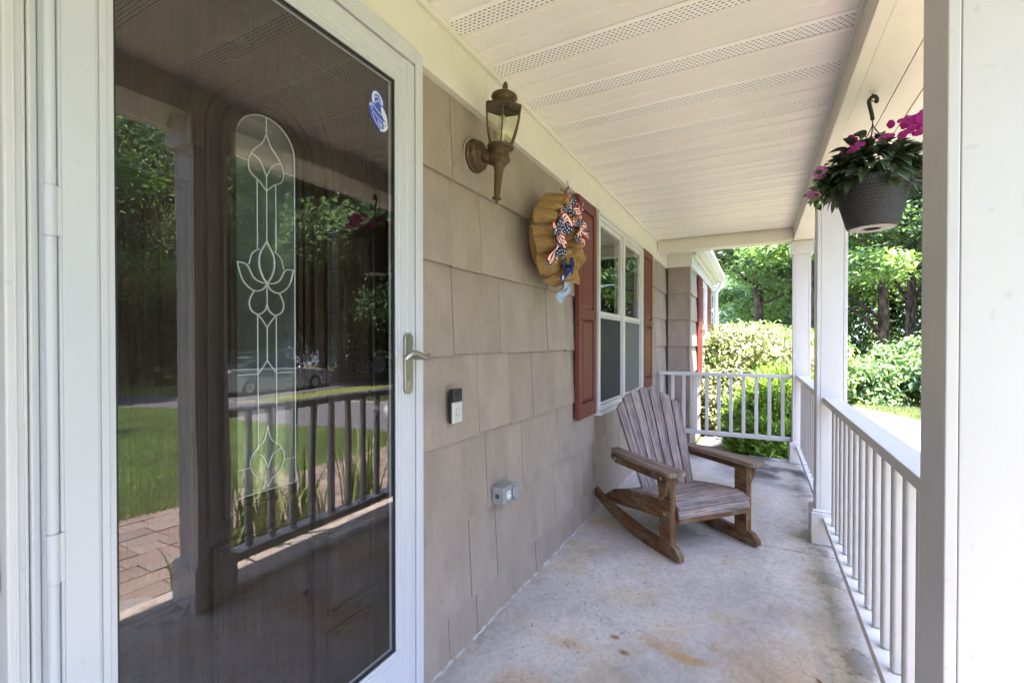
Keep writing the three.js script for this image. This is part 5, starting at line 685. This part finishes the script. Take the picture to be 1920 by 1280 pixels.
// mailbox on its post, across the drive
{
  const x = 27, d = 13.2, t = thing('mailbox', 'mailbox on a dark post standing on the far lawn', 'mailbox', V(x, gy(x, d), d));
  mesh('post', cb(0.12, 1.0, 0.12, 0.01), M.bark, t).position.y = 0.5;
  const s = new THREE.Shape(); s.moveTo(-0.1, 0); s.lineTo(0.1, 0); s.lineTo(0.1, 0.14); s.absarc(0, 0.14, 0.1, 0, Math.PI); s.lineTo(-0.1, 0); const g = new THREE.ExtrudeGeometry(s, { depth: 0.45, bevelEnabled: true, bevelSize: 0.006, bevelThickness: 0.006, bevelSegments: 2 }); g.translate(0, 1.0, -0.22); g.rotateY(-Math.PI / 2); mesh('box', g, std({ color: lin(0.35, 0.3, 0.27), roughness: 0.5 }), t);
  mesh('flag', cb(0.03, 0.12, 0.01, 0), std({ color: lin(0.5, 0.03, 0.02), roughness: 0.6 }), t).position.set(0.05, 1.2, 0.11);
  shrub('low_bush', 'small round bush at the mailbox', 'bush', x - 0.2, d + 0.8, [[0, 0.25, 0, 0.5, 0.3, 0.4]], 300, CL.shrub, GR.dark);
}
// two silver cars
function car(name, label, x, d, turn, suv) {
  const t = thing(name, label, 'car', V(x, gy(x, d) + 0.02, d), turn), paint = phy({ color: lin(0.36, 0.375, 0.39), metalness: 0.5, roughness: 0.32, clearcoat: 1, clearcoatRoughness: 0.05 }), glass = phy({ color: lin(0.02, 0.025, 0.028), roughness: 0.05, metalness: 0 }), tyre = std({ color: lin(0.018, 0.018, 0.018), roughness: 0.85 }), rim = std({ color: lin(0.5, 0.5, 0.5), metalness: 0.9, roughness: 0.3 });
  const hB = suv ? 1.0 : 0.9, hT = suv ? 1.66 : 1.44, L = suv ? 2.2 : 2.35;
  const sec = (pts, w, bev, mat, nm, p = t) => { const s = new THREE.Shape(); pts.forEach((q, i) => q.length === 2 ? (i ? s.lineTo(...q) : s.moveTo(...q)) : s.bezierCurveTo(...q)); const g = new THREE.ExtrudeGeometry(s, { depth: w - 2 * bev, bevelEnabled: true, bevelSize: bev * 0.6, bevelThickness: bev, bevelSegments: 4, curveSegments: 14 }); g.translate(0, 0, -w / 2 + bev); return mesh(nm, g, mat, p); };
  const arch = (cx) => [[cx + 0.38, 0.26], [cx + 0.38, 0.52, cx + 0.2, 0.7, cx, 0.7], [cx - 0.2, 0.7, cx - 0.38, 0.52, cx - 0.38, 0.26]];
  // profile: front at -x
  sec([[L - 0.08, 0.26], ...arch(1.38), ...arch(-1.38), [-L + 0.06, 0.26], [-L - 0.04, 0.4, -L - 0.02, 0.6, -L + 0.05, 0.7], [-L + 0.5, hB - 0.06, -1.1, hB - 0.02, -0.85, hB], [0.4, hB + 0.04], [1.9, hB + 0.06], [L - 0.05, hB + 0.02, L, 0.8, L, 0.6], [L, 0.5, L, 0.3, L - 0.08, 0.26]], 1.8, 0.16, paint, 'body');
  sec(suv ? [[-0.95, hB - 0.02], [-0.6, hB + 0.3, -0.3, hT, 0.1, hT], [0.9, hT + 0.02, 1.5, hT - 0.02, 1.8, hT - 0.1], [2.0, hT - 0.3, 2.1, hB + 0.1, 2.12, hB], [-0.95, hB - 0.02]] : [[-0.95, hB - 0.02], [-0.6, hB + 0.25, -0.25, hT - 0.02, 0.15, hT], [0.7, hT + 0.01, 1.1, hT - 0.08, 1.75, hB + 0.08], [-0.95, hB - 0.02]], 1.52, 0.22, glass, 'window_band');
  sec(suv ? [[-0.2, hT - 0.06], [0.1, hT + 0.02, 0.4, hT + 0.02, 0.9, hT + 0.03], [1.3, hT + 0.02, 1.6, hT - 0.01, 1.85, hT - 0.07], [1.6, hT - 0.12], [0.2, hT - 0.1]] : [[-0.3, hT - 0.1], [-0.1, hT, 0.1, hT + 0.02, 0.3, hT + 0.02], [0.7, hT + 0.01, 0.9, hT - 0.03, 1.15, hT - 0.12], [0.7, hT - 0.09], [0.1, hT - 0.08]], 1.3, 0.16, paint, 'roof');
  for (const [cx, s] of [[-1.38, 1], [-1.38, -1], [1.38, 1], [1.38, -1]]) { const w = group('wheel', t); w.position.set(cx, 0.33, s * 0.8); const tg = new THREE.TorusGeometry(0.24, 0.09, 10, 28); mesh('tyre', tg, tyre, w); const rg = new THREE.CylinderGeometry(0.2, 0.19, 0.12, 20); rg.rotateX(Math.PI / 2); mesh('rim', rg, rim, w); }
  for (const s of [-1, 1]) { const h = new THREE.SphereGeometry(0.13, 16, 10); h.scale(1.3, 0.5, 1); const m = mesh('headlight', h, std({ color: lin(0.75, 0.76, 0.78), roughness: 0.1, metalness: 0.3 }), t); m.position.set(-L + 0.28, 0.71, s * 0.68); const r = new THREE.SphereGeometry(0.12, 16, 10); r.scale(0.8, 0.7, 1); mesh('tail_light', r, std({ color: lin(0.4, 0.01, 0.01), roughness: 0.2 }), t).position.set(L - 0.1, 0.85, s * 0.68); const mi = new THREE.SphereGeometry(0.1, 12, 8); mi.scale(0.7, 0.6, 1); mesh('wing_mirror', mi, paint, t).position.set(-0.55, hB + 0.1, s * 0.98); }
  mesh('grille', cb(0.04, 0.24, 0.8, 0.01), tyre, t).position.set(-L + 0.01, 0.5, 0);
}
struct('street', strip([[13.2, 9.0], [13.6, 14], [14.5, 22]], [[24, 9.4], [24, 15], [24, 24]], 0.024, 20, 12), M.asphalt);
car('sedan_car', 'silver sedan parked with its nose towards the drive', 15.8, 12.2, Math.PI / 2 * -1, false);
car('hatchback_car', 'taller silver car parked behind the sedan', 19.5, 13.2, Math.PI / 2, true);
// trees across the drive (mirrored in the door and the windows)
[[17.8, 16.4, 'tree trunk beside the taller silver car', { base: 7, h: 17 }], [17.2, 17.2, 'straight trunk standing close behind the parked silver sedan', { r: 0.26, base: 7.5, h: 18 }], [9.4, 16.4, 'thick trunk at the far end of the drive', { r: 0.32 }], [22, 6.2, 'tree on the corner of the far lawn', { cols: GR.bright }], [30, 10, 'dark tree behind the mailbox', { cols: GR.dark }], [34, 15, 'dark tree at the edge of the wood beyond the mailbox', { cols: GR.dark }], [28.5, 19, 'tall dark tree behind the taller silver car', { cols: GR.dark, r: 0.3 }], [21, 20.5, 'tree behind the two cars', {}], [25, 3.6, 'tree left of the far lawn', {}], [31, 16.8, 'very tall tree directly behind the mailbox', { h: 21, spread: 6, base: 5 }], [38, 19.5, 'very tall tree deep in the wood behind the mailbox', { h: 23, spread: 6.5, base: 5, cols: GR.dark }], [23.5, 17.5, 'very tall tree rising behind the parked cars', { h: 20, spread: 6, base: 6 }], [33, 5, 'large dark tree beyond the far lawn', { cols: GR.dark }], [17.5, 24, 'tree in the wood behind the parked cars', { cols: GR.dark }], [11.5, 22.5, 'tall tree in the wood at the end of the drive', {}], [29, 28, 'tree at the back of the wood', { cols: GR.dark }]].forEach(([x, d, label, o]) => tree('oak_tree', label, x, d, { h: R(13, 17), r: 0.24, base: R(4, 5.5), limbs: 13, spread: R(4.4, 5.2), n: 4600, geo: CL.far, size: 1.1, ...o }));
tree('added_unseen_tree', 'added tree behind the camera, nearest the house, dimming the near post', 3.6, -7.5, { h: 9, r: 0.2, base: 1.6, limbs: 12, spread: 3.2, n: 3600, size: 1.2 });  // added out of view to cut the light on the near post
tree('added_unseen_tree', 'added tree behind the camera, farther from the house, dimming the near post', 8.5, -8.5, { h: 10, r: 0.22, base: 1.6, limbs: 12, spread: 3.6, n: 3600, size: 1.2 });  // second added tree, also out of view, for the same dimming
tree('young_tree', 'small light-leaved tree on the near lawn', 9.5, 1.6, { h: 6, r: 0.07, base: 2.2, limbs: 9, spread: 1.8, n: 1600, cols: GR.bright });
// white houses beyond the trees
function farHouse(name, label, x, d, turn, w, dep, h) {
  const t = thing(name, label, 'house', V(x, gy(x, d) - 0.1, d), turn), wm = std({ color: lin(0.78, 0.78, 0.76), roughness: 0.7 });
  mesh('wall', cb(w, h, dep, 0.01), wm, t).position.y = h / 2;
  const s = new THREE.Shape(); s.moveTo(-w / 2 - 0.3, 0); s.lineTo(w / 2 + 0.3, 0); s.lineTo(0, w * 0.28); const g = new THREE.ExtrudeGeometry(s, { depth: dep + 0.6, bevelEnabled: false }); g.translate(0, h, -dep / 2 - 0.3); mesh('roof', g, std({ color: lin(0.5, 0.5, 0.52), roughness: 0.8 }), t);
  for (const k of [-1, 1]) for (const y of h > 4 ? [1.3, 4] : [1.4]) { const wn = mesh('window', cb(0.9, 1.3, 0.06, 0.01), wm, t); wn.position.set(k * w * 0.25, y, dep / 2 + 0.03); mesh('pane', cb(0.74, 1.14, 0.02, 0), std({ color: lin(0.04, 0.05, 0.06), roughness: 0.1 }), wn).position.z = 0.031; }
  const dr = mesh('door', cb(0.95, 2.05, 0.06, 0.01), std({ color: lin(0.3, 0.32, 0.35), roughness: 0.5 }), t); dr.position.set(0, 1.03, dep / 2 + 0.03);
}
farHouse('white_house', 'white neighbouring house glimpsed past the gutter end and hedge', -2.4, 33, 0, 8.5, 7, 4.6);
farHouse('white_house', 'low white house among the trees beyond the parked cars', 24, 31, -0.6, 9, 7, 2.8);

renderer.render(scene, camera);
